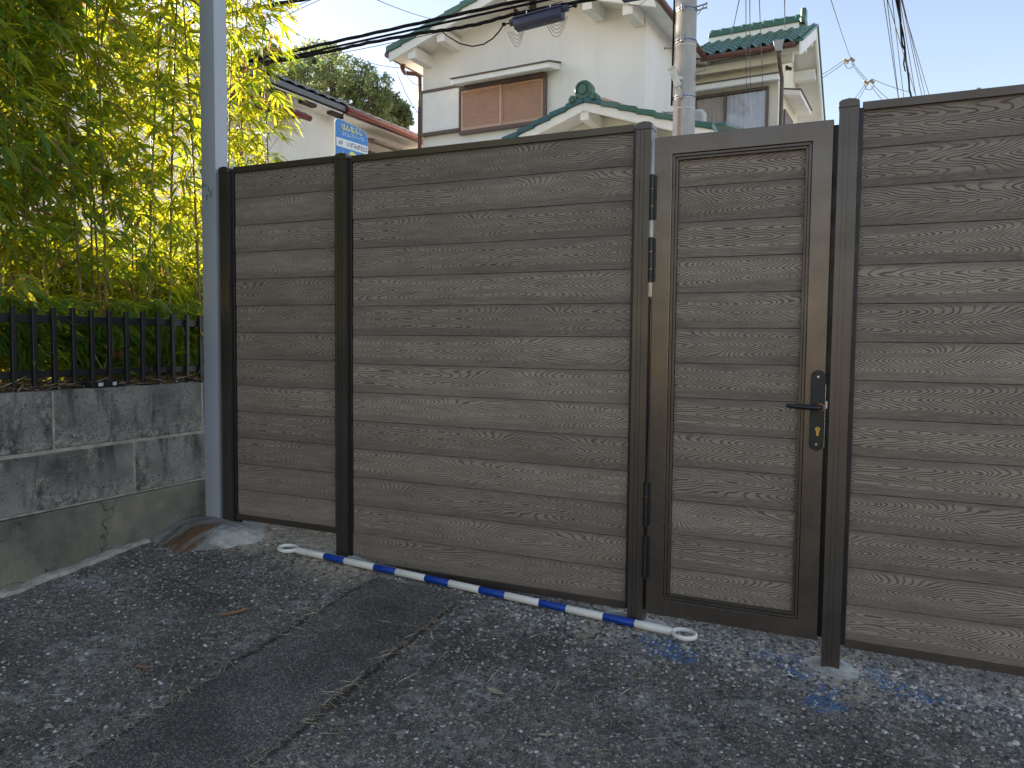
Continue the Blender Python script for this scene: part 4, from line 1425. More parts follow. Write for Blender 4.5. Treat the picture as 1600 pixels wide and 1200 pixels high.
    b = m.build('shutter_box', M['trim'], t, bevel=0.004)
    m = MB(); m.box(0.02, 0.905, -0.125, -0.001, 5.986, 6.035); m.box(0.02, 0.905, -0.125, -0.001, 5.185, 5.234); m.box(0.02, 0.054, -0.118, -0.001, 5.236, 5.984)
    m.build('shutter_box_edge', M['brown'], b, bevel=0.004)
    # shuttered window
    m = MB()
    m.box(0.888, 2.68, -0.11, -0.001, 5.915, 5.985); m.box(0.888, 2.68, -0.11, -0.001, 5.115, 5.175)
    m.box(0.888, 0.925, -0.11, -0.001, 5.176, 5.914); m.box(2.64, 2.68, -0.11, -0.001, 5.176, 5.914)
    f = m.build('window_frame', M['brown'], t, bevel=0.004)
    for (a, b, dv) in ((0.93, 1.80, -0.075), (1.775, 2.635, -0.045)):
        m = MB()
        m.box(a, a + 0.045, dv - 0.022, dv, 5.18, 5.91); m.box(b - 0.045, b, dv - 0.022, dv, 5.18, 5.91)
        m.box(a + 0.046, b - 0.046, dv - 0.022, dv, 5.18, 5.225); m.box(a + 0.046, b - 0.046, dv - 0.022, dv, 5.865, 5.91)
        m.box(a + 0.046, b - 0.046, dv - 0.003, dv, 5.226, 5.864)
        s_ = m.build('shutter', M['shutter'], f, bevel=0.002)
        # louvre blades joined in the frame mesh above would hide their edges: one strip mesh per shutter
        m = MB()
        n = 18
        for k in range(n):
            z0 = 5.230 + k * (0.634 / n); z1 = z0 + 0.634 / n - 0.004
            m.prism([(a + 0.048, dv - 0.004, z0 + 0.006), (a + 0.048, dv - 0.021, z0), (a + 0.048, dv - 0.021, z0 + 0.006), (a + 0.048, dv - 0.004, z1)],
                    [(b - 0.048, dv - 0.004, z0 + 0.006), (b - 0.048, dv - 0.021, z0), (b - 0.048, dv - 0.021, z0 + 0.006), (b - 0.048, dv - 0.004, z1)])
        tag(m.build('louvre_blades', M['shutter'], f), kind='stuff')
    # hood over the window
    m = MB()
    m.ext([(-0.45, 5.925), (-0.002, 6.02), (-0.002, 6.13), (-0.45, 6.018)], 'x', 0.95, 2.92)
    h = m.build('window_hood', M['trim'], t, bevel=0.004)
    m = MB(); m.ext([(-0.475, 6.016), (-0.002, 6.133), (-0.002, 6.155), (-0.475, 6.038)], 'x', 0.925, 2.945)
    m.build('hood_flashing', M['brown'], h)

    # ---- wing: window, hood, eave, roof
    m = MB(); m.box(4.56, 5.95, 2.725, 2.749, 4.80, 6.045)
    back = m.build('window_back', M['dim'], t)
    m = MB()
    m.box(4.55, 5.96, 2.66, 2.748, 6.02, 6.07); m.box(4.55, 4.59, 2.66, 2.748, 4.80, 6.019); m.box(5.92, 5.96, 2.66, 2.748, 4.80, 6.019); m.box(5.145, 5.185, 2.655, 2.715, 4.80, 6.019)
    wf = m.build('wing_window', M['brown'], t, bevel=0.003)
    # pleated curtains behind the panes
    for (a, b, col) in ((4.60, 5.14, M['dim']), (5.19, 5.915, M['curtain'])):
        V, F = [], []
        n = int((b - a) / 0.012)
        for k in range(n + 1):
            u_ = a + (b - a) * k / n
            y = 2.708 + 0.014 * math.sin(k * 0.85) + 0.003 * math.sin(k * 0.31)
            V += [(u_, y, 4.82), (u_, y + 0.001, 6.005)]
        F = [(2 * k, 2 * k + 2, 2 * k + 3, 2 * k + 1) for k in range(n)]
        if col is M['dim']: col = M['curtain_grey'] if 'curtain_grey' in M else M['dim']
        link('curtain', np_mesh('curtain', V, F, col, True), wf)
    for (a, b) in ((4.591, 5.144), (5.186, 5.919)):
        m = MB(); m.box(a, b, 2.680, 2.684, 4.80, 6.019)
        m.build('pane', M['glass'], wf)
    m = MB(); m.ext([(2.40, 6.085), (2.748, 6.16), (2.748, 6.26), (2.40, 6.19)], 'x', 4.482, 6.17)
    h = m.build('window_hood', M['trim'], t, bevel=0.004)
    m = MB(); m.ext([(2.375, 6.188), (2.748, 6.263), (2.748, 6.283), (2.375, 6.208)], 'x', 4.482, 6.195)
    m.build('hood_flashing', M['brown'], h)
    # eave: soffit, beam, gutter
    ev, ez, rv, rz_ = 2.22, 6.60, 4.0, 7.47
    z_at = lambda v: ez + (v - ev) * (rz_ - ez) / (rv - ev)
    z_bk = lambda v: rz_ - (v - rv) * 0.95
    ux1 = 6.60
    m = MB()
    m.prism([(4.5, ev + 0.03, z_at(ev) - 0.05), (4.5, rv, rz_ - 0.05), (4.5, rv, rz_ + 0.01), (4.5, ev + 0.03, z_at(ev) + 0.01)],
            [(ux1 - 0.04, ev + 0.03, z_at(ev) - 0.05), (ux1 - 0.04, rv, rz_ - 0.05), (ux1 - 0.04, rv, rz_ + 0.01), (ux1 - 0.04, ev + 0.03, z_at(ev) + 0.01)])
    m.prism([(4.5, rv, rz_ - 0.05), (4.5, 5.5, z_bk(5.5) - 0.05), (4.5, 5.5, z_bk(5.5) + 0.01), (4.5, rv, rz_ + 0.01)],
            [(ux1 - 0.04, rv, rz_ - 0.05), (ux1 - 0.04, 5.5, z_bk(5.5) - 0.05), (ux1 - 0.04, 5.5, z_bk(5.5) + 0.01), (ux1 - 0.04, rv, rz_ + 0.01)])
    m.build('wing_soffit', M['trim'], t)
    m = MB(); m.box(4.49, 6.40, 2.52, 2.66, 6.42, 6.56)
    m.build('eave_beam', M['wall2'], t, bevel=0.004)
    for v_, z_ in ((3.2, z_at(3.2) - 0.30), (4.0, rz_ - 0.32), (4.55, z_bk(4.55) - 0.30)):
        m = MB(); m.box(6.122, 6.53, v_ - 0.085, v_ + 0.085, z_, z_ + 0.20)
        m.build('purlin', M['trim'], t, bevel=0.004)
    m = MB(); m.tube([(4.80, ev - 0.02, 6.60), (6.50, ev - 0.02, 6.585)], 0.055, 12)
    m.build('gutter', M['browngutter'], t, smooth=40)
    m = MB()
    m.add([], [])
    m.prism([(6.16, ev - 0.09, 6.49), (6.27, ev - 0.09, 6.49), (6.27, ev + 0.02, 6.49), (6.16, ev + 0.02, 6.49)],
            [(6.12, ev - 0.12, 6.67), (6.31, ev - 0.12, 6.67), (6.31, ev + 0.05, 6.67), (6.12, ev + 0.05, 6.67)])
    hp = m.build('rain_head', M['galv'], t, bevel=0.004)
    m = MB(); m.tube([(6.215, ev - 0.03, 6.50), (6.215, ev - 0.03, 6.42), (6.20, 2.50, 6.26), (6.195, 2.66, 6.18), (6.195, 2.685, 6.1), (6.195, 2.685, HB)], 0.036, 10)
    m.build('downpipe', M['brown'], t, smooth=50)
    # wing tiles: every pan tile its own piece
    a = math.atan2(rz_ - ez, rv - ev)
    slen = math.hypot(rz_ - ez, rv - ev)
    rows, tw, tl = 8, 0.205, slen / 8
    m = MB()
    prof = []
    for k in range(9):
        f = k / 8
        prof.append((-tw / 2 + tw * f * 1.04, 0.040 * math.cos(2 * math.pi * (f * 1.0 + 0.08)) * (1 if f < 0.6 else 0.9)))
    V = [(x, -0.01, z) for x, z in prof] + [(x, tl * 1.12, z + 0.0) for x, z in prof] + [(x, -0.01, z - 0.022) for x, z in prof] + [(x, tl * 1.12, z - 0.022) for x, z in prof]
    F = []
    for k in range(8):
        F += [(k, k + 1, 9 + k + 1, 9 + k), (18 + k, 27 + k, 27 + k + 1, 18 + k + 1), (k, 18 + k, 18 + k + 1, k + 1), (9 + k, 9 + k + 1, 27 + k + 1, 27 + k)]
    F += [(0, 9, 27, 18), (8, 26, 35, 17)]
    m.add(V, F)
    tm = m.mesh('tile', M['gtile'], smooth=50)
    m = MB(); m.prism([(4.5, ev - 0.04, z_at(ev) - 0.01), (4.5, rv, rz_ + 0.015), (4.5, rv, rz_ + 0.03), (4.5, ev - 0.04, z_at(ev) + 0.02)],
                      [(ux1 - 0.02, ev - 0.04, z_at(ev) - 0.01), (ux1 - 0.02, rv, rz_ + 0.015), (ux1 - 0.02, rv, rz_ + 0.03), (ux1 - 0.02, ev - 0.04, z_at(ev) + 0.02)])
    wr = m.build('wing_roof', M['darkwood'], t)
    rng = random.Random(8)
    for i in range(rows):
        d = i * tl - 0.02
        for k in range(10):
            u_ = 4.62 + tw * k
            if u_ > ux1 - 0.06: continue
            o = link('tile', tm, wr, (u_, ev - 0.05 + d * math.cos(a), ez + 0.075 + d * math.sin(a)), (a - 0.05, rng.uniform(-0.01, 0.01), 0))
    # plaster strip, ridge stack, ridge caps, end ornament
    m = MB(); m.box(4.5, 6.28, rv - 0.13, rv + 0.13, rz_ + 0.02, rz_ + 0.135)
    m.build('ridge_plaster', M['trim'], wr)
    m = MB(); m.box(4.5, 6.30, rv - 0.16, rv + 0.16, rz_ + 0.136, rz_ + 0.185); m.box(4.5, 6.30, rv - 0.13, rv + 0.13, rz_ + 0.187, rz_ + 0.235)
    m.tube([(4.5, rv, rz_ + 0.245), (6.30, rv, rz_ + 0.245)], 0.075, 12)
    m.build('ridge', M['gtile'], wr, bevel=0.004)
    kc = MB(); kc.tube([(-0.03, 0, 0), (0.03, 0, 0)], 0.086, 14)
    km = kc.mesh('ridge_cap', M['gtile'], bevel=0.008, smooth=40)
    for k in range(9): link('ridge_cap', km, wr, (4.55 + k * 0.21, rv, rz_ + 0.247))
    m = MB(); m.ext([(rv - 0.17, rz_ + 0.10), (rv + 0.17, rz_ + 0.10), (rv + 0.19, rz_ + 0.2), (rv + 0.10, rz_ + 0.26), (rv + 0.09, rz_ + 0.42), (rv - 0.09, rz_ + 0.42), (rv - 0.10, rz_ + 0.26), (rv - 0.19, rz_ + 0.2)], 'x', 6.302, 6.40)
    m.build('ridge_ornament', M['gtile'], wr, bevel=0.02)
    # right verge: white bargeboards, green edge tiles
    for name, va, vb, zf in (('f', ev - 0.05, rv - 0.0006, z_at), ('b', rv + 0.0006, 5.55, z_bk)):
        m = MB(); m.ext([(va, zf(va) - 0.20), (vb, zf(vb) - 0.20), (vb, zf(vb) + 0.03), (va, zf(va) + 0.03)], 'x', ux1 - 0.038, ux1)
        m.build('bargeboard', M['trim'], t, bevel=0.003)
        n = 7
        for k in range(n):
            v0 = va + (vb - va) * k / n; v1 = va + (vb - va) * (k + 1) / n
            m = MB(); m.ext([(v0, zf(v0) + 0.032), (v1 - 0.003, zf(v1) + 0.032), (v1 - 0.003, zf(v1) + 0.085), (v0, zf(v0) + 0.105 if name == 'f' else zf(v0) + 0.085)], 'x', ux1 - 0.15, ux1 + 0.03)
            m.build('verge_tile', M['gtile'], wr, bevel=0.008)
    # side window with its own hood on the gable wall
    m = MB(); m.box(6.121, 6.16, 3.36, 4.3, 5.0, 5.80)
    m.build('side_window', M['brown'], t)
    m = MB(); m.prism([(6.122, 3.25, 6.06), (6.122, 4.75, 6.06), (6.122, 4.75, 6.15), (6.122, 3.25, 6.15)], [(6.44, 3.25, 6.0), (6.44, 4.75, 6.0), (6.44, 4.75, 6.09), (6.44, 3.25, 6.09)])
    h = m.build('window_hood', M['trim'], t, bevel=0.004)
    m = MB(); m.prism([(6.122, 3.23, 6.152), (6.122, 4.77, 6.152), (6.122, 4.77, 6.17), (6.122, 3.23, 6.17)], [(6.465, 3.23, 6.092), (6.465, 4.77, 6.092), (6.465, 4.77, 6.11), (6.465, 3.23, 6.11)])
    m.build('hood_flashing', M['brown'], h)
    m = MB(); m.box(6.122, 6.16, 3.46, 3.52, 6.58, 6.66); m.tube([(6.16, 3.49, 6.62), (6.22, 3.47, 6.58)], [0.03, 0.035], 8)
    m.build('outdoor_light', M['black'], t)

    # ---- entrance porch gable in front
    pu, pz, pv = 4.06, 4.93, -1.5
    ps = 0.335
    ptop = lambda u: pz - ps * abs(u - pu)
    hw = 1.95
    for s in (-1, 1):
        m = MB()
        a0, a1 = (pu - hw, pu - 0.0006) if s < 0 else (pu + 0.0006, pu + hw)
        m.ext([(a0, ptop(a0) - 0.09), (a1, ptop(a1) - 0.09), (a1, ptop(a1) - 0.002), (a0, ptop(a0) - 0.002)], 'y', pv + 0.005, -0.004)
        r = m.build('porch_roof', M['trim'], t)
        m = MB()
        m.ext([(a0, ptop(a0) - 0.17), (a1, ptop(a1) - 0.17), (a1, ptop(a1) - 0.035), (a0, ptop(a0) - 0.035)], 'y', pv - 0.05, pv)
        m.build('bargeboard', M['trim'], t, bevel=0.004)
        n = 7
        for k in range(n):
            lo = a0 + (a1 - a0) * k / n; hi = a0 + (a1 - a0) * (k + 1) / n
            if s < 0: q = [(lo - 0.015, ptop(lo) - 0.03), (hi, ptop(hi) - 0.055), (hi, ptop(hi) + 0.03), (lo - 0.015, ptop(lo) + 0.055)]
            else: q = [(lo, ptop(lo) - 0.055), (hi + 0.015, ptop(hi) - 0.03), (hi + 0.015, ptop(hi) + 0.055), (lo, ptop(lo) + 0.03)]
            m = MB(); m.ext(q, 'y', pv - 0.09, pv + 0.10)
            m.build('verge_tile', M['btile'] if (s < 0 or k == 0) else M['gtile'], r, bevel=0.010)
        # tile field behind the verge
        m = MB(); m.ext([(a0, ptop(a0) + 0.001), (a1, ptop(a1) + 0.001), (a1, ptop(a1) + 0.03), (a0, ptop(a0) + 0.03)], 'y', pv + 0.103, -0.004)
        m.build('porch_tiles', M['gtile'], t)
    m = MB(); m.ext([(pu - 1.6, HB), (pu + 1.6, HB), (pu + 1.6, ptop(pu + 1.6) - 0.095), (pu, pz - 0.095), (pu - 1.6, ptop(pu - 1.6) - 0.095)], 'y', -0.95, -0.9)
    m.build('porch_wall', M['wall2'], t)
    for uc in (pu, pu - 0.92, pu + 0.92):
        zt = ptop(uc) - 0.10 - 0.03
        m = MB(); m.box(uc - 0.07, uc + 0.07, pv - 0.02, -0.952, zt - (0.17 if uc == pu else 0.24), zt)
        m.build('purlin', M['trim'], t, bevel=0.004)
    m = MB(); m.tube([(pu, pv + 0.12, pz + 0.09), (pu, -0.01, pz + 0.09)], 0.08, 12)
    m.build('ridge', M['gtile'], t, smooth=40)
    # ridge-end ornament: a round boss between scrolls
    m = MB()
    m.tube([(pu, pv - 0.10, pz + 0.13), (pu, pv + 0.06, pz + 0.13)], 0.145, 18)
    o = m.build('ridge_ornament', M['gtile'], t, bevel=0.02, smooth=40)
    m = MB(); m.tube([(pu, pv - 0.125, pz + 0.13), (pu, pv - 0.102, pz + 0.13)], [0.07, 0.085], 16)
    for sx in (-1, 1):
        m.tube([(pu + sx * 0.17, pv - 0.09, pz + 0.0), (pu + sx * 0.17, pv + 0.04, pz + 0.0)], 0.07, 12)
        m.tube([(pu + sx * 0.17, pv - 0.115, pz + 0.0), (pu + sx * 0.17, pv - 0.092, pz + 0.0)], [0.03, 0.04], 12)
    arc = [(pu + 0.112 * math.cos(a_), pv - 0.108, pz + 0.13 + 0.112 * math.sin(a_)) for a_ in np.linspace(-0.4, math.pi + 0.4, 16)]
    m.tube(arc, 0.018, 6)
    m.build('scroll', M['gtile'], o, smooth=50)
    # brown flashing where the porch meets the house wall
    m = MB(); m.prism([(3.72, -0.03, 5.40), (4.52, -0.03, 5.05), (4.52, -0.03, 5.085), (3.72, -0.03, 5.435)], [(3.72, -0.002, 5.40), (4.52, -0.002, 5.05), (4.52, -0.002, 5.085), (3.72, -0.002, 5.435)])
    m.build('wall_flashing', M['shutter'], t)
    # small balcony roof edge and an outdoor unit right of the pole
    m = MB(); m.ext([(0.35, 4.80), (1.7, 5.02), (1.7, 5.08), (0.35, 4.86)], 'x', 4.5, 5.75)
    m.build('lean_to_roof', M['gtile'], t, bevel=0.01)


def build_unit():
    t = empty('outdoor_unit', HO, HA, label='white air-conditioner outdoor unit just right of the utility pole', cat='air conditioner')
    m = MB(); m.box(4.86, 5.20, 0.95, 1.22, 4.972, 5.30)
    b = m.build('casing', M['lamp'], t, bevel=0.02)
    m = MB()
    for q in (0.03, 0.06, 0.09, 0.12): m.tube([(5.09 + q * math.cos(a), 0.945, 5.14 + q * math.sin(a)) for a in np.linspace(0, 2 * math.pi, 20)], 0.004, 5)
    m.build('fan_grille', M['galv'], t)


M['curtain_grey'] = plain('grey_brown_curtain', (0.5, 0.45, 0.41), 0.9, 0.0, 0.1, 4.0)
build_house()
build_unit()


def build_left_house():
    org = Vector(HO) + Vector((math.cos(HA), math.sin(HA), 0)) * -5.0
    t = empty('house', tuple(org), HA, label='lower white house with grey tiled eave and dark red gutters', cat='house')
    X = lambda u: u + 5.0
    v0, v1 = -4.0, 3.2
    zt = 5.53
    wu = -1.2
    m = MB(); m.ext([(X(-8.0), HB), (X(wu), HB), (X(wu), zt), (X(-4.6), zt + 1.35), (X(-8.0), zt)], 'y', v0, v1)
    m.build('wall', M['wall3'], t)
    # roof deck
    m = MB(); m.ext([(X(-0.80), 5.43), (X(-4.6), 6.95), (X(-8.5), 5.40), (X(-8.5), 5.48), (X(-4.6), 7.03), (X(-0.80), 5.51)], 'y', v0 - 0.35, v1 + 0.3)
    m.build('roof_deck', M['darkwood'], t)
    # front run of the eave: grey fascia, rafters' ends, grey tiles
    m = MB(); m.box(X(-0.835), X(-0.79), v0 - 0.35, -1.33, 5.445, 5.535)
    m.build('fascia', M['stile'], t, bevel=0.004)
    m = MB(); m.box(X(wu) + 0.002, X(-0.84), v0 - 0.3, -1.35, 5.40, 5.425)
    m.build('soffit', M['wall3'], t)
    for (a, b) in ((-3.06, -2.72), (-2.34, -2.0), (-1.62, -1.33)):
        m = MB(); m.box(X(-0.98), X(-0.86), a, b, 5.345, 5.395)
        m.build('bracket', M['darkwood'], t, bevel=0.003)
    tm = MB()
    n = 8
    prof = [(-0.13 + 0.26 * k / n, 0.030 * math.sin(math.pi * k / n) ** 0.8) for k in range(n + 1)]
    V = [(0.02, y, z) for y, z in prof] + [(-0.34, y, z + 0.135) for y, z in prof] + [(0.02, y, z - 0.03) for y, z in prof] + [(-0.34, y, z + 0.105) for y, z in prof]
    k9 = n + 1
    F = []
    for k in range(n):
        F += [(k, k + 1, k9 + k + 1, k9 + k), (2 * k9 + k, 3 * k9 + k, 3 * k9 + k + 1, 2 * k9 + k + 1), (k, 2 * k9 + k, 2 * k9 + k + 1, k + 1), (k9 + k, k9 + k + 1, 3 * k9 + k + 1, 3 * k9 + k)]
    F += [(0, k9, 3 * k9, 2 * k9), (n, 2 * k9 + n, 3 * k9 + n, k9 + n)]
    tm.add(V, F)
    me = tm.mesh('tile', M['stile'], smooth=50)
    rf = MB(); rf.ext([(X(-0.84), 5.535), (X(-4.6), 7.04), (X(-4.6), 7.06), (X(-0.84), 5.555)], 'y', v0 - 0.35, v1 + 0.3)
    roof = rf.build('roof', M['stile'], t)
    rng = random.Random(3)
    y = v0 - 0.3
    while y < v1 + 0.3:
        for r in range(3):
            link('tile', me, roof, (X(-0.79) - 0.30 * r, y, 5.575 + 0.118 * r - (0.03 if y > -1.3 else 0.0)), (0, rng.uniform(-0.015, 0.015), rng.uniform(-0.01, 0.01)))
        y += 0.262
    # rear run: dark red gutter
    m = MB(); m.tube([(X(-0.78), -1.31, 5.475), (X(-0.78), v1 + 0.3, 5.465)], 0.062, 12)
    m.build('gutter', M['redgutter'], t, smooth=40)
    m = MB(); m.box(X(wu) + 0.002, X(-0.86), -1.32, v1 + 0.3, 5.40, 5.425)
    m.build('soffit', M['wall3'], t)
    m = MB(); m.box(X(-1.0), X(-0.86), -1.36, -1.30, 5.32, 5.55)
    m.build('eave_end', M['darkwood'], t)
    # crest-shaped vent high on the wall
    m = MB()
    pts = [(-3.03 + 0.15 * math.cos(a) * (1 + 0.08 * math.cos(4 * a)), 5.20 + 0.03 + 0.10 * math.sin(a)) for a in np.linspace(0, 2 * math.pi, 20)[:-1]]
    m.ext([(a, b + 0.20) for a, b in pts], 'x', X(wu) + 0.001, X(wu) + 0.02)
    vt = m.build('wall_vent', M['darkwood'], t)
    m = MB()
    for k in range(5): m.box(X(wu) + 0.021, X(wu) + 0.032, -3.14 + k * 0.055, -3.118 + k * 0.055, 5.345, 5.515)
    m.build('vent_bars', M['brown'], vt)
    # small pent roof with its own gutter and downpipe
    c0, c1 = -4.3, -2.38
    m = MB(); m.ext([(X(wu) + 0.001, 5.22), (X(-0.76), 5.075), (X(-0.76), 5.045), (X(wu) + 0.001, 5.09)], 'y', c0, c1)
    pr = m.build('pent_roof', M['darkwood'], t)
    pm = MB()
    V = [(0.02, y * 0.62, z * 0.8) for y, z in prof] + [(-0.44, y * 0.62, z * 0.8 + 0.145) for y, z in prof] + [(0.02, y * 0.62, z * 0.8 - 0.025) for y, z in prof] + [(-0.44, y * 0.62, z * 0.8 + 0.12) for y, z in prof]
    pm.add(V, F)
    pme = pm.mesh('tile', M['stile'], smooth=50)
    y = c0 + 0.08
    while y < c1:
        link('tile', pme, pr, (X(-0.75), y, 5.105)); y += 0.163
    m = MB(); m.tube([(X(-0.70), c0, 5.055), (X(-0.70), c1 + 0.04, 5.045)], 0.050, 12)
    m.build('gutter', M['redgutter'], t, smooth=40)
    m = MB(); m.tube([(X(-0.70), -3.42, 5.03), (X(-0.70), -3.42, 4.96), (X(-0.74), -3.43, 4.90), (X(-1.10), -3.46, 4.76), (X(-1.155), -3.46, 4.68), (X(-1.155), -3.46, 4.4), (X(-1.155), -3.46, HB)], 0.036, 10)
    m.build('downpipe', M['redgutter'], t, smooth=50)
    # brown canopy over a side window
    m = MB(); m.ext([(X(wu) + 0.001, 5.20), (X(-0.82), 5.10), (X(-0.82), 5.155), (X(wu) + 0.001, 5.26)], 'y', -0.45, 1.3)
    m.build('window_canopy', M['brown'], t, bevel=0.004)
    m = MB(); m.box(X(wu) + 0.001, X(wu) + 0.05, -0.2, 1.1, 4.2, 5.02)
    m.build('side_window', M['brown'], t)


build_left_house()

# ------------------------------------------------------------------ bus stop sign
def text_mesh(body, size, mat, xscale=1.0, bold=0.0):
    cu = bpy.data.curves.new('lettering', 'FONT')
    cu.body = body; cu.size = size; cu.align_x = 'CENTER'; cu.align_y = 'CENTER'
    cu.extrude = 0.0008; cu.resolution_u = 3; cu.offset = bold
    ob = bpy.data.objects.new('lettering', cu); COL.objects.link(ob)
    dg = bpy.context.evaluated_depsgraph_get()
    me = bpy.data.meshes.new_from_object(ob.evaluated_get(dg))
    bpy.data.objects.remove(ob); bpy.data.curves.remove(cu)
    me.name = 'lettering'
    me.materials.clear(); me.materials.append(mat)
    co = np.zeros(len(me.vertices) * 3); me.vertices.foreach_get('co', co)
    co = co.reshape(-1, 3)
    if len(co): co[:, 0] *= xscale
    me.vertices.foreach_set('co', co.ravel()); me.update()
    return me


def build_sign():
    p0 = at(523.5, 200, 6.2)
    az = math.radians(7.2)
    gzv = gz(p0[0], p0[1]) + 0.012
    t = empty('bus_stop_sign', (p0[0], p0[1], gzv), math.pi / 2 - az, 'blue and white round-topped bus stop sign with yellow Japanese lettering', 'bus stop sign')
    # local x runs along the board to the right, local -y faces the viewer
    Z = lambda z: z - gzv
    Wd, zt, zb = 0.453, 3.435, 2.80
    pts = [(0.0, zb), (Wd, zb)]
    rr = 0.085
    for k in range(9):
        a = math.pi / 2 * k / 8
        pts.append((Wd - rr * 1.5 + rr * 1.5 * math.cos(a), zt - 0.03 - rr * 1.2 + (rr * 1.2) * math.sin(a)))
    for k in range(9):
        a = math.pi / 2 + math.pi / 2 * k / 8
        pts.append((0.05 + 0.05 * math.cos(a), zt - 0.05 + 0.05 * math.sin(a)))
    m = MB(); m.prism([(x, -0.012, Z(z)) for x, z in pts], [(x, 0.012, Z(z)) for x, z in pts])
    b = m.build('sign_board', M['signblue'], t, bevel=0.003)
    m = MB()
    out = [(0.226 + (x - 0.226) * 1.022, (z - 3.1) * 1.012 + 3.1) for x, z in pts]
    m.prism([(x, -0.006, Z(z)) for x, z in out], [(x, 0.010, Z(z)) for x, z in out])
    m.build('sign_rim', M['signwhite'], b)
    m = MB(); m.box(0.003, Wd - 0.003, -0.0150, -0.0125, Z(3.168), Z(3.252))
    m.build('white_band', M['signwhite'], b)
    R = (math.pi / 2, 0, 0)
    link('lettering', text_mesh('はんなんし', 0.072, M['signyellow'], 0.86, 0.0022), b, (0.222, -0.0140, Z(3.364)), R)
    link('lettering', text_mesh('コミュニティーバス', 0.045, M['signwhite'], 0.80, 0.0006), b, (0.235, -0.0140, Z(3.303)), R)
    link('lettering', text_mesh('69', 0.062, M['signink'], 0.9), b, (0.060, -0.0165, Z(3.207)), R)
    link('lettering', text_mesh('いずみが丘口', 0.058, M['signink'], 0.86, 0.0006), b, (0.290, -0.0165, Z(3.207)), R)
    m = MB()
    pts = [(0.235 + 0.062 * math.cos(a), 3.105 + 0.045 * math.sin(a) * (1 + 0.15 * math.cos(3 * a))) for a in np.linspace(0, 2 * math.pi, 20)[:-1]]
    m.prism([(x, -0.0150, Z(z)) for x, z in pts], [(x, -0.0125, Z(z)) for x, z in pts])
    m.build('yellow_patch', M['signyellow'], b)
    m = MB(); m.prism([(0.085, -0.0150, Z(3.08)), (0.125, -0.0150, Z(3.08)), (0.09, -0.0150, Z(3.135))], [(0.085, -0.0125, Z(3.08)), (0.125, -0.0125, Z(3.08)), (0.09, -0.0125, Z(3.135))])
    m.build('white_patch', M['signwhite'], b)
    m = MB(); m.tube([(0.226, 0.04, -0.05), (0.226, 0.04, Z(3.2))], 0.027, 12)
    m.box(0.20, 0.252, 0.0125, 0.030, Z(2.95), Z(2.99))
    m.build('stand_pole', M['galv'], t, smooth=40)


build_sign()

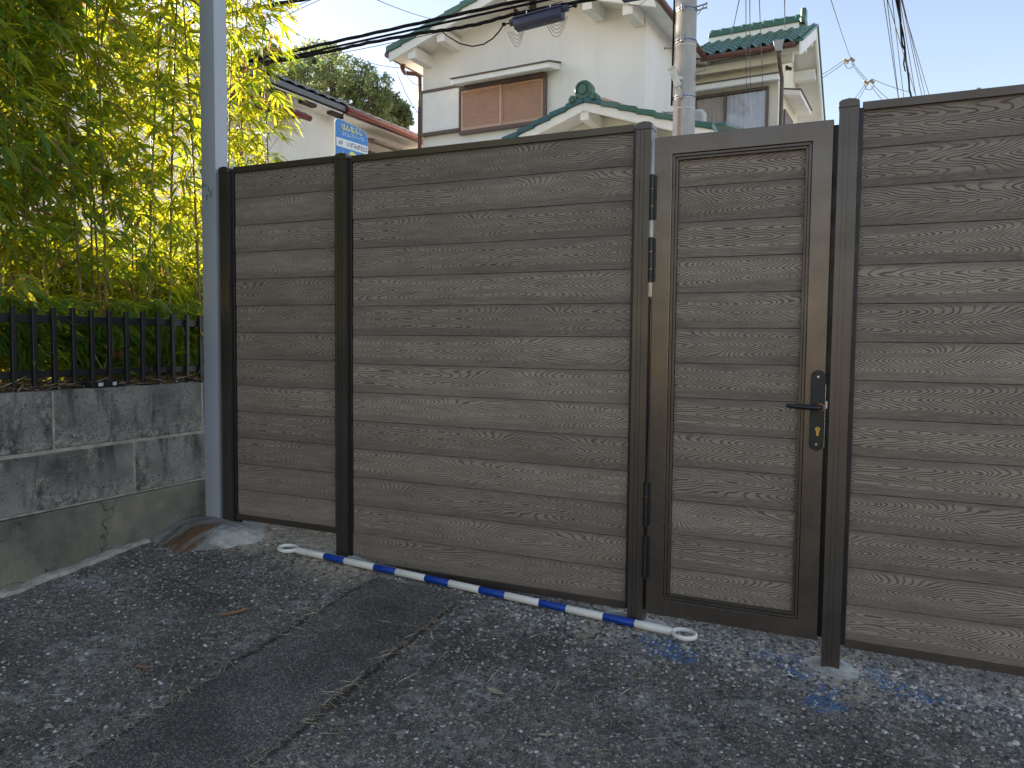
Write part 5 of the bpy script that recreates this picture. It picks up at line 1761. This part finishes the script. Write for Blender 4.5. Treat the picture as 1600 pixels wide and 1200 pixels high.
# ------------------------------------------------------------------ utility pole
def build_pole():
    Y = 10.0
    bx = at(1070, 120, Y)
    cx = bx[0]
    g = gz(cx, Y) + 0.012
    t = empty('utility_pole', (cx, Y, g), label='round grey concrete utility pole with metal bands behind the gate', cat='utility pole')
    Z = lambda py: at(1070, py, Y)[2] - g
    m = MB(); m.tube([(0, 0, -0.1), (0, 0, 3.5), (0, 0, 9.6)], [0.158, 0.141, 0.108], 28)
    m.build('shaft', M['pole'], t, smooth=50)
    rad = lambda z: 0.141 - (z - 3.5) * (0.033 / 6.1)
    for py, w_, mat in ((18, 0.05, 'galv'), (67, 0.05, 'galv'), (154, 0.045, 'galv'), (74, 0.012, 'lamp'), (172, 0.012, 'lamp')):
        z = Z(py)
        m = MB(); m.tube([(0, 0, z - w_ / 2), (0, 0, z + w_ / 2)], rad(z) + 0.005, 28)
        b = m.build('band', M[mat], t, smooth=40)
        if w_ > 0.02:
            m = MB()
            for k in range(22):
                a = math.pi + math.pi * (k + 0.5) / 22
                q = rad(z) + 0.0055
                c = Vector((q * math.cos(a), q * math.sin(a), z))
                s = Vector((-math.sin(a), math.cos(a), 0)) * 0.005
                nrm = Vector((math.cos(a), math.sin(a), 0)) * 0.0015
                m.prism([tuple(c - s + Vector((0, 0, -0.009))), tuple(c + s + Vector((0, 0, -0.009))), tuple(c + s + Vector((0, 0, 0.009))), tuple(c - s + Vector((0, 0, 0.009)))],
                        [tuple(c - s + nrm + Vector((0, 0, -0.009))), tuple(c + s + nrm + Vector((0, 0, -0.009))), tuple(c + s + nrm + Vector((0, 0, 0.009))), tuple(c - s + nrm + Vector((0, 0, 0.009)))])
            m.build('band_slots', M['cable'], b)
            m = MB(); m.box(-0.03, 0.01, -rad(z) - 0.035, -rad(z) - 0.004, z - 0.04, z + 0.05)
            m.build('band_clamp', M['galv'], b, bevel=0.004)
    # step bolts
    for py, sx in ((73, -1), (116, 1), (174, -1), (20, 1), (14, 1)):
        z = Z(py)
        m = MB(); m.tube([(sx * (rad(z) - 0.01), 0, z), (sx * (rad(z) + 0.125), -0.02, z + 0.012)], 0.010, 8)
        m.tube([(sx * (rad(z) + 0.120), -0.02, z + 0.0115), (sx * (rad(z) + 0.135), -0.02, z + 0.013)], 0.017, 8)
        m.build('step_bolt', M['galv'], t, smooth=40)
    m = MB(); z = Z(125); m.tube([(rad(z) + 0.03 + 0.035 * math.cos(a), -0.03, z + 0.035 * math.sin(a)) for a in np.linspace(0, 6.28, 16)], 0.004, 5)
    m.build('wire_ring', M['wire'], t)
    m = MB(); z = Z(22); m.tube([(rad(z) + 0.10, -0.02, Z(14)), (rad(z) + 0.02, -0.03, z - 0.05)], 0.006, 6)
    m.build('brace', M['galv'], t)
    # protective conduit down the left side
    m = MB(); m.tube([(-0.147, -0.06, Z(165)), (-0.142, -0.06, Z(20)), (-0.128, -0.06, Z(-120))], 0.013, 8)
    m.build('conduit', M['cable'], t, smooth=50)
    # tilted white lamp housing on a bracket
    a0 = Vector((-0.115, -0.235, Z(114))); a1 = Vector((-0.035, -0.185, Z(141)))
    d = (a1 - a0).normalized(); s = d.cross(Vector((0, 1, 0))).normalized(); q = d.cross(s)
    def blk(c0, c1, w1, w2):
        mm = MB()
        A = [c0 + s * i * w1 + q * j * w2 for i, j in ((-1, -1), (1, -1), (1, 1), (-1, 1))]
        Bq = [c1 + s * i * w1 + q * j * w2 for i, j in ((-1, -1), (1, -1), (1, 1), (-1, 1))]
        mm.prism([tuple(p) for p in A], [tuple(p) for p in Bq]); return mm
    lh = blk(a0, a1, 0.040, 0.034).build('lamp_housing', M['lamp'], t, bevel=0.008)
    blk(a0 - d * 0.012, a0 + d * 0.014, 0.052, 0.044).build('housing_cap', M['lamp'], lh, bevel=0.005)
    m = MB(); m.tube([tuple(a1), (-0.02, -0.155, Z(146)), (-0.01, -0.13, Z(152))], 0.012, 8)
    m.build('bracket', M['lamp'], t, smooth=40)
    m = MB(); m.tube([(0.0, -0.14, Z(128)), (-0.04, -0.20, Z(128))], 0.022, 8)
    m.build('photocell', M['lamp'], t, smooth=40)


build_pole()

# ------------------------------------------------------------------ cables and wires
def sagged(a, b, sag, n=14):
    a, b = Vector(a), Vector(b)
    return [a.lerp(b, i / n) - Vector((0, 0, sag * 4 * (i / n) * (1 - i / n))) for i in range(n + 1)]


def cable(name, label, a, b, r, sag=0.0, group=None, mat='cable', pts=None, ext=0.0):
    a, b = Vector(a), Vector(b)
    if ext: a, b = a - (b - a) * ext, b + (b - a) * ext
    P = pts or sagged(a, b, sag)
    m = MB(); m.tube(P, r, 6)
    o = m.build(name, M[mat], smooth=60)
    return tag(o, label, 'cable' if 'cable' in name else 'wire', group)


def twisted(name, label, pts, r, turns, spread, group=None):
    """A strand bundle: three cables wound loosely about a messenger wire."""
    P = [Vector(p) for p in pts]
    m = MB()
    n = len(P)
    for j in range(3):
        L_ = []
        for i, p in enumerate(P):
            an = turns * 2 * math.pi * i / n + j * 2.09
            L_.append(p + Vector((0.3 * math.cos(an), math.cos(an), math.sin(an))) * spread)
        m.tube(L_, r, 6)
    o = m.build(name, M['cable'], smooth=60)
    return tag(o, label, 'cable', group)


def build_cables():
    G = 'black cables strung along the street'
    Y = 9.4
    # three runs from far left up to the top of the frame, and on beyond it
    a, b = at(380, 97, Y), at(750, 15, Y)
    twisted('overhead_cable', 'topmost thick black cable slanting up across the gabled house', sagged(Vector(a) - (Vector(b) - Vector(a)) * 0.6, Vector(b) + (Vector(b) - Vector(a)) * 1.6, 0.0, 80), 0.013, 9, 0.013)
    a, b = at(380, 105, Y + .1), at(750, 23, Y + .1)
    cable('overhead_cable', 'middle black cable just under the topmost one', Vector(a) - (Vector(b) - Vector(a)) * 0.6, Vector(b) + (Vector(b) - Vector(a)) * 1.6, 0.016)
    pts = [at(x, y, Y - .1) for x, y in ((150, 152), (380, 107), (450, 93), (520, 79), (575, 67), (660, 51), (700, 46.5), (750, 37), (800, 23), (850, 13), (925, -1), (1150, -45), (1400, -95))]
    sm = []
    for i in range(len(pts) - 1):
        for k in range(5): sm.append(Vector(pts[i]).lerp(Vector(pts[i + 1]), k / 5))
    twisted('overhead_cable', 'lowest loose black cable bundle that carries the dark splice box', sm, 0.012, 9, 0.014)
    a, b = at(400, 106, Y), at(640, 60, Y)
    cable('overhead_wire', 'thin grey wire strung just above the lowest cable bundle', Vector(a), Vector(at(880, 2, Y)), 0.005, 0.06, mat='wire')
    a, b = at(560, 85, 11.0), at(626, 106, 12.4)
    cable('overhead_wire', 'thin wire running to the corner gutter of the gabled house', at(540, 84, 11.0), b, 0.005, 0.05, mat='wire')
    # hanging drop loop
    lp = [at(x, y, Y - .12) for x, y in ((690, 49), (700, 57), (718, 68), (738, 72.5), (756, 69), (770, 60), (780, 49), (788, 36))]
    cable('drop_cable', 'thin black cable hanging in a loop left of the splice box', lp[0], lp[-1], 0.009, pts=lp)
    # upper left
    a, b = at(372, 19, 8.0), at(470, -1, 8.0)
    twisted('overhead_cable', 'short run of thick black cable at the top beside the bamboo', sagged(Vector(a) - (Vector(b) - Vector(a)) * 1.0, Vector(b) + (Vector(b) - Vector(a)) * 2.0, 0.0, 40), 0.016, 5, 0.016)
    g2 = 'thin wires at the top left of the sky'
    for (x0, y0, x1, y1) in ((384, 41, 486, 0), (386, 53, 499, 0), (388, 11, 462, -14)):
        cable('overhead_wire', 'thin wire crossing the sky beside the bamboo tops', at(x0, y0, 9.0), at(x1, y1, 9.0), 0.0045, 0.0, g2, 'wire', ext=0.5)
    cable('overhead_wire', 'thin wire slanting down across the sky towards the tree', at(400, 14, 9.0), at(482, 63, 14.0), 0.005, 0.0, None, 'wire')
    cable('overhead_wire', 'thin wire slanting down to the green verge of the gabled house', at(585, -2, 9.0), at(672, 29, 12.3), 0.005, 0.02, None, 'wire')
    # stray wires at the left eave of the gabled house
    lp = [at(x, y, 12.6) for x, y in ((617, 98), (622, 118), (634, 146), (645, 166), (656, 180))]
    cable('service_wire', 'slack grey service wire hanging from the left eave corner', lp[0], lp[-1], 0.006, pts=lp, mat='wire')
    lp = [at(x, y, 12.7) for x, y in ((633, 110), (637, 120), (645, 130), (654, 133), (660, 132))]
    cable('service_wire', 'short looped service wire beside the left downpipe', lp[0], lp[-1], 0.005, pts=lp, mat='wire')
    # stays in front of the lower house
    g3 = 'thin dark stay wires in front of the lower house'
    for (x0, y0, x1, y1) in ((352, 172, 407, 257), (360, 172, 412, 257), (371, 170, 421, 257)):
        cable('stay_wire', 'thin dark stay wire slanting across the lower white house', at(x0, y0, 7.6), at(x1, y1, 6.6), 0.0045, 0.0, g3, ext=0.6)
    # splice box
    p = Vector(at(842, 28, Y - .15)); e0 = Vector(at(800, 38, Y - .15)); e1 = Vector(at(884, 16, Y - .15))
    ax = (e1 - e0).normalized()
    up = (Vector((0, 0, 1)) - ax * ax.z).normalized()
    fw = ax.cross(up)
    t = empty('splice_box', tuple(p), label='dark blue cable splice box hanging in front of the gabled house', cat='splice box')
    hl = (e1 - e0).length * 0.44
    m = MB()
    prof = [(0.075, 0.06), (0.02, 0.085), (-0.05, 0.085), (-0.09, 0.06), (-0.09, -0.06), (-0.05, -0.085), (0.02, -0.085), (0.075, -0.06)]
    m.prism([tuple(ax * -hl + up * a + fw * b) for a, b in prof], [tuple(ax * hl + up * a + fw * b) for a, b in prof])
    bx = m.build('shell', M['closure'], t, bevel=0.014, seg=2, smooth=40)
    m = MB()
    m.prism([tuple(ax * -hl * 1.02 + up * a + fw * b) for a, b in ((0.035, 0.10), (0.048, 0.10), (0.048, -0.10), (0.035, -0.10))], [tuple(ax * hl * 1.02 + up * a + fw * b) for a, b in ((0.035, 0.10), (0.048, 0.10), (0.048, -0.10), (0.035, -0.10))])
    m.build('seam_flange', M['closure'], t, bevel=0.004)
    for s in (-1, 1):
        m = MB(); m.tube([tuple(ax * s * hl + up * 0.03), tuple(ax * s * (hl + 0.075) + up * 0.03)], 0.042, 12)
        m.build('end_boot', M['closure'], t, smooth=40)
        m = MB(); m.tube([tuple(ax * s * (hl + 0.07) + up * 0.03), tuple(ax * s * (hl + 0.17) + up * 0.035)], 0.010, 8)
        m.tube([tuple(ax * s * (hl + 0.15) + up * 0.034), tuple(ax * s * (hl + 0.185) + up * 0.036)], 0.024, 10)
        m.build('end_clamp', M['cable'], t, smooth=40)
    for s in (-0.5, 0.5):
        m = MB(); m.tube([tuple(ax * s * hl + up * 0.07), tuple(ax * s * hl + up * 0.13)], 0.008, 6)
        m.build('hanger', M['galv'], t)
    rng = random.Random(6)
    for s in (-1, 1):
        for k in range(4):
            m = MB()
            c = ax * s * hl * (0.95 if s < 0 else 0.75)
            wd, dp = 0.10 + 0.035 * k, 0.07 + 0.05 * k
            P = [c + ax * (-wd + 2 * wd * i / 12) * (0.6 if s < 0 else 0.75) + up * (-0.085 - dp * math.sin(math.pi * i / 12)) + fw * (0.01 * k) + ax * rng.uniform(-.004, .004) for i in range(13)]
            m.tube([tuple(p_) for p_ in P], 0.0035, 5)
            m.build('wire_loop', M['wire'], t, smooth=60)
    # second dark box at the top of the frame by the right eave
    t = empty('splice_box', at(992, -4, Y), label='second dark cable box at the top edge by the right eave', cat='splice box')
    m = MB(); m.box(-0.16, 0.12, -0.05, 0.05, -0.03, 0.09); m.build('shell', M['closure'], t, bevel=0.015)
    lp = [Vector(at(x, y, Y)) - Vector(at(992, -4, Y)) for x, y in ((975, 0), (985, 8), (998, 9), (1010, 0))]
    m = MB(); m.tube(lp, 0.004, 5); m.build('wire_loop', M['wire'], t)
    # service drops over the wing
    g4 = 'thin service drops above the wing roof'
    for (x0, y0, x1, y1, Yb) in ((1155, 0, 1143, 56, 17.0), (1226, 0, 1226.5, 44, 17.0)):
        cable('service_wire', 'thin service wire coming down onto the green tiled wing roof', at(x0, y0, 9.4), at(x1, y1, Yb), 0.006, 0.0, g4, 'wire')
    for (x0, y0, x1, y1, wh) in ((1165.5, 0, 1166, 144, 'leftmost'), (1171.5, 0, 1172.5, 142, 'middle one'), (1186.5, 0, 1192, 140, 'rightmost')):
        cable('service_wire', wh + ' of three thin service wires hanging in front of the wing window', at(x0, y0, 9.4), at(x1, y1, 14.9), 0.005, 0.0, 'service wires in front of the wing wall', 'wire')
    # wires running away over the right panel
    g5 = 'thin wires running away over the right fence panel'
    nth = iter(('leftmost', 'second from left', 'third from left', 'fourth from left', 'fourth from right', 'third from right', 'second from right', 'rightmost'))
    for (x0, x1, y1) in ((1381, 1403.5, 152), (1386, 1404, 152), (1387, 1431, 150), (1394, 1412, 151), (1406, 1431, 150), (1409, 1440, 148), (1410, 1445, 148), (1408, 1451, 146)):
        A, B = Vector(at(x0, 0, 12.0)), Vector(at(x1, y1, 17.0))
        cable('street_wire', next(nth) + ' of the thin wires running away over the right fence panel', A - (B - A) * 0.6, B + (B - A) * 1.2, 0.0055, 0.0, g5, 'wire')
    pts = [at(x, y, 12.0 + 5.0 * y / 150) for x, y in ((1402, -8), (1405, 12), (1407, 33), (1408, 52), (1409.5, 70), (1414, 78), (1415, 92), (1418, 108), (1420, 124), (1421, 140), (1424, 152), (1427, 165))]
    twisted('street_cable', 'dark knotted cable bundle hanging over the right fence panel', pts, 0.013, 3, 0.018)
    pts = [at(x, y, 12.0 + 5.0 * y / 150) for x, y in ((1399, -6), (1406, 30), (1411, 52), (1414, 72), (1413.5, 84), (1412, 100), (1414.5, 111))]
    cable('street_cable', 'second thinner dark strand beside the knotted cable bundle', pts[0], pts[-1], 0.012, pts=pts)
    # line insulators
    for (cx, cy, Yd, lab) in ((1327, 95, 24.0, 'upper-left pair of line insulators in the sky beside the wing roof'), (1358, 129, 25.0, 'lower-right pair of line insulators in the sky near the latch post')):
        t = empty('line_insulator', at(cx, cy, Yd), label=lab, cat='insulator')
        k = 0.025
        for (ox_, oz_) in ((-3.2, 0.2), (3.0, 1.0)):
            m = MB()
            a = Vector((ox_ * k - 2.4 * k, 0, oz_ * k + 2.0 * k)); b = Vector((ox_ * k + 2.4 * k, 0, oz_ * k - 2.4 * k))
            m.tube([a.lerp(b, f) for f in (0, .1, .2, .3, .4, .5, .6, .7, .8, .9, 1)], [0.03, 0.055, 0.03, 0.055, 0.03, 0.055, 0.03, 0.055, 0.03, 0.055, 0.03], 10)
            m.build('insulator', M['porcelain'], t, smooth=60)
        m = MB(); m.tube([(-5 * k, 0, -2 * k), (-2 * k, 0, -8 * k), (2 * k, 0, -8.5 * k), (5.5 * k, 0, -4 * k)], 0.010, 5)
        m.tube([(-3 * k, 0, 0), (4 * k, 0, 2 * k)], 0.016, 6)
        m.build('jumper_wire', M['wire'], t, smooth=60)
    lab6 = iter(('thin wire dropping from the top of the frame to the upper insulators', 'upper thin wire from the upper insulators back to the wing roof', 'lower thin wire from the upper insulators back to the wing roof',
                 'upper of two wires joining the two insulator pairs', 'lower of two wires joining the two insulator pairs', 'thin wire falling left from the lower insulators', 'second thin wire falling left from the lower insulators, nearer the post',
                 'darker thin wire falling right from the lower insulators', 'thin wire falling steeply right just below the darker one', 'thin flat wire from the lower insulators to the knotted bundle'))
    g6 = 'thin wires held by the line insulators'
    for (x0, y0, Y0, x1, y1, Y1) in ((1296, -8, 14, 1329, 91, 24), (1320, 93, 24, 1270, 124, 24), (1322, 96, 24, 1270, 130, 24), (1332, 97, 24, 1356, 125, 25), (1330, 98, 24, 1354, 128, 25), (1352, 131, 25, 1330, 160, 25), (1354, 133, 25, 1335, 164, 25),
                                     (1363, 131, 25, 1395, 160, 26), (1361, 134, 25, 1385, 162, 26), (1362, 123, 25, 1425, 145, 27)):
        cable('insulated_wire', next(lab6), at(x0, y0, Y0), at(x1, y1, Y1), 0.008, 0.03, g6, 'wire')


build_cables()

# ------------------------------------------------------------------ trees beyond the lower house
def build_tree(name, label, base, clumps, seed, n_leaf, size, trunk_r):
    """Tapered trunk and limbs reaching into uneven clumps of leaf-sized faces."""
    rng = np.random.default_rng(seed)
    base = Vector(base)
    t = empty(name, tuple(base), label=label, cat='tree')
    C_ = [(Vector(c) - base, r) for c, r in clumps]
    top = sum((c for c, _ in C_), Vector()) / len(C_)
    m = MB()
    fork = Vector((top.x * 0.6, top.y * 0.6, top.z * 0.62))
    m.tube([Vector((0, 0, -0.2)), fork * 0.35 + Vector((0.08, 0.05, 0)), fork * 0.7, fork], [trunk_r * 1.3, trunk_r, trunk_r * 0.85, trunk_r * 0.7], 10)
    m.build('trunk', M['bark'], t, smooth=60)
    m = MB()
    for c, r in C_:
        mid = fork.lerp(c, 0.5) + Vector(rng.normal(0, 0.15, 3))
        m.tube([fork * 0.97, mid, c, c + Vector((0, 0, r * 0.4))], [trunk_r * 0.5, trunk_r * 0.28, trunk_r * 0.12, 0.01], 6)
        for _ in range(6):
            d = Vector(rng.normal(0, 1, 3)).normalized() * r * 0.9
            m.tube([mid.lerp(c, 0.6), c + d * 0.5, c + d], [trunk_r * 0.09, trunk_r * 0.05, 0.006], 4)
    m.build('limbs', M['bark'], t, smooth=60)
    P, D, L = [], [], []
    tot = sum(r ** 2 for _, r in C_)
    for c, r in C_:
        k = int(n_leaf * r * r / tot / 26)
        for _ in range(k):                           # sprays of leaves near the clump's skin
            d = rng.normal(0, 1, 3); d /= np.linalg.norm(d)
            q = np.array(c) + d * r * rng.uniform(0.55, 1.12) * np.array([1, 1, 0.85])
            for _ in range(26):
                P.append(q + rng.normal(0, r * 0.085 + 0.03, 3)); D.append(d + rng.normal(0, 0.9, 3)); L.append(size * rng.uniform(0.6, 1.3))
    P, D, L = np.array(P), np.array(D), np.array(L)
    V, F = leaves(P, D, L, L * 0.42, rng.uniform(0, 0.3, len(L)), rng)
    tag(link('crown', np_mesh('crown', V, F, M['treeleaf']), t), kind='stuff')


def tree_from(px_clumps, Y, seed):
    rng = random.Random(seed)
    out = []
    for (x, y, r) in px_clumps:
        yy = Y + rng.uniform(-1.2, 1.2)
        d = math.hypot(*at(x, y, yy)[:2])
        out.append((at(x, y, yy), r * d / FPX * 0.92))
    return out


build_tree('evergreen_tree', 'large round olive-green evergreen tree rising behind the lower house', (at(505, 200, 25)[0], 25, 0.1),
           tree_from([(472, 98, 28), (498, 88, 26), (520, 108, 30), (470, 130, 34), (520, 142, 34), (556, 120, 30), (565, 148, 32), (590, 132, 22), (585, 170, 28), (540, 172, 34), (495, 165, 34), (452, 112, 22), (598, 155, 18), (515, 76, 13)], 25, 2), 5, 19000, 0.15, 0.28)
build_tree('evergreen_tree', 'smaller dark evergreen at the right end of the lower roof', (at(615, 200, 27)[0], 27, 0.1),
           tree_from([(608, 160, 17), (620, 180, 20), (600, 190, 24), (629, 172, 12), (633, 188, 12)], 27, 3), 6, 8000, 0.15, 0.16)
build_tree('evergreen_tree', 'sparse evergreen showing between the bamboo and the overhead cables', (at(410, 200, 28)[0], 28, 0.1),
           tree_from([(398, 92, 15), (424, 80, 12), (410, 112, 20), (438, 100, 14), (388, 110, 18)], 28, 4), 7, 9000, 0.15, 0.18)

build_tree('evergreen_tree', 'tall dark evergreen added left of the lower house to shade the utility pole', (-17.0, 11.6, 0.1),  # added tree, hidden by the bamboo, that keeps sun off the pole
           [((-17 + dx, 11.6 + dy, z), r_) for dx, dy, z, r_ in ((0, 0, 9.2, 1.8), (0.8, -1.0, 8.0, 1.7), (-0.6, 1.2, 7.8, 1.8), (0.4, 1.6, 6.6, 1.5), (0.2, -1.6, 6.4, 1.6), (-1.2, 0, 6.4, 1.7), (0.3, 0.3, 10.4, 1.2), (0.9, 0.4, 6.0, 1.6))], 9, 16000, 0.2, 0.3)
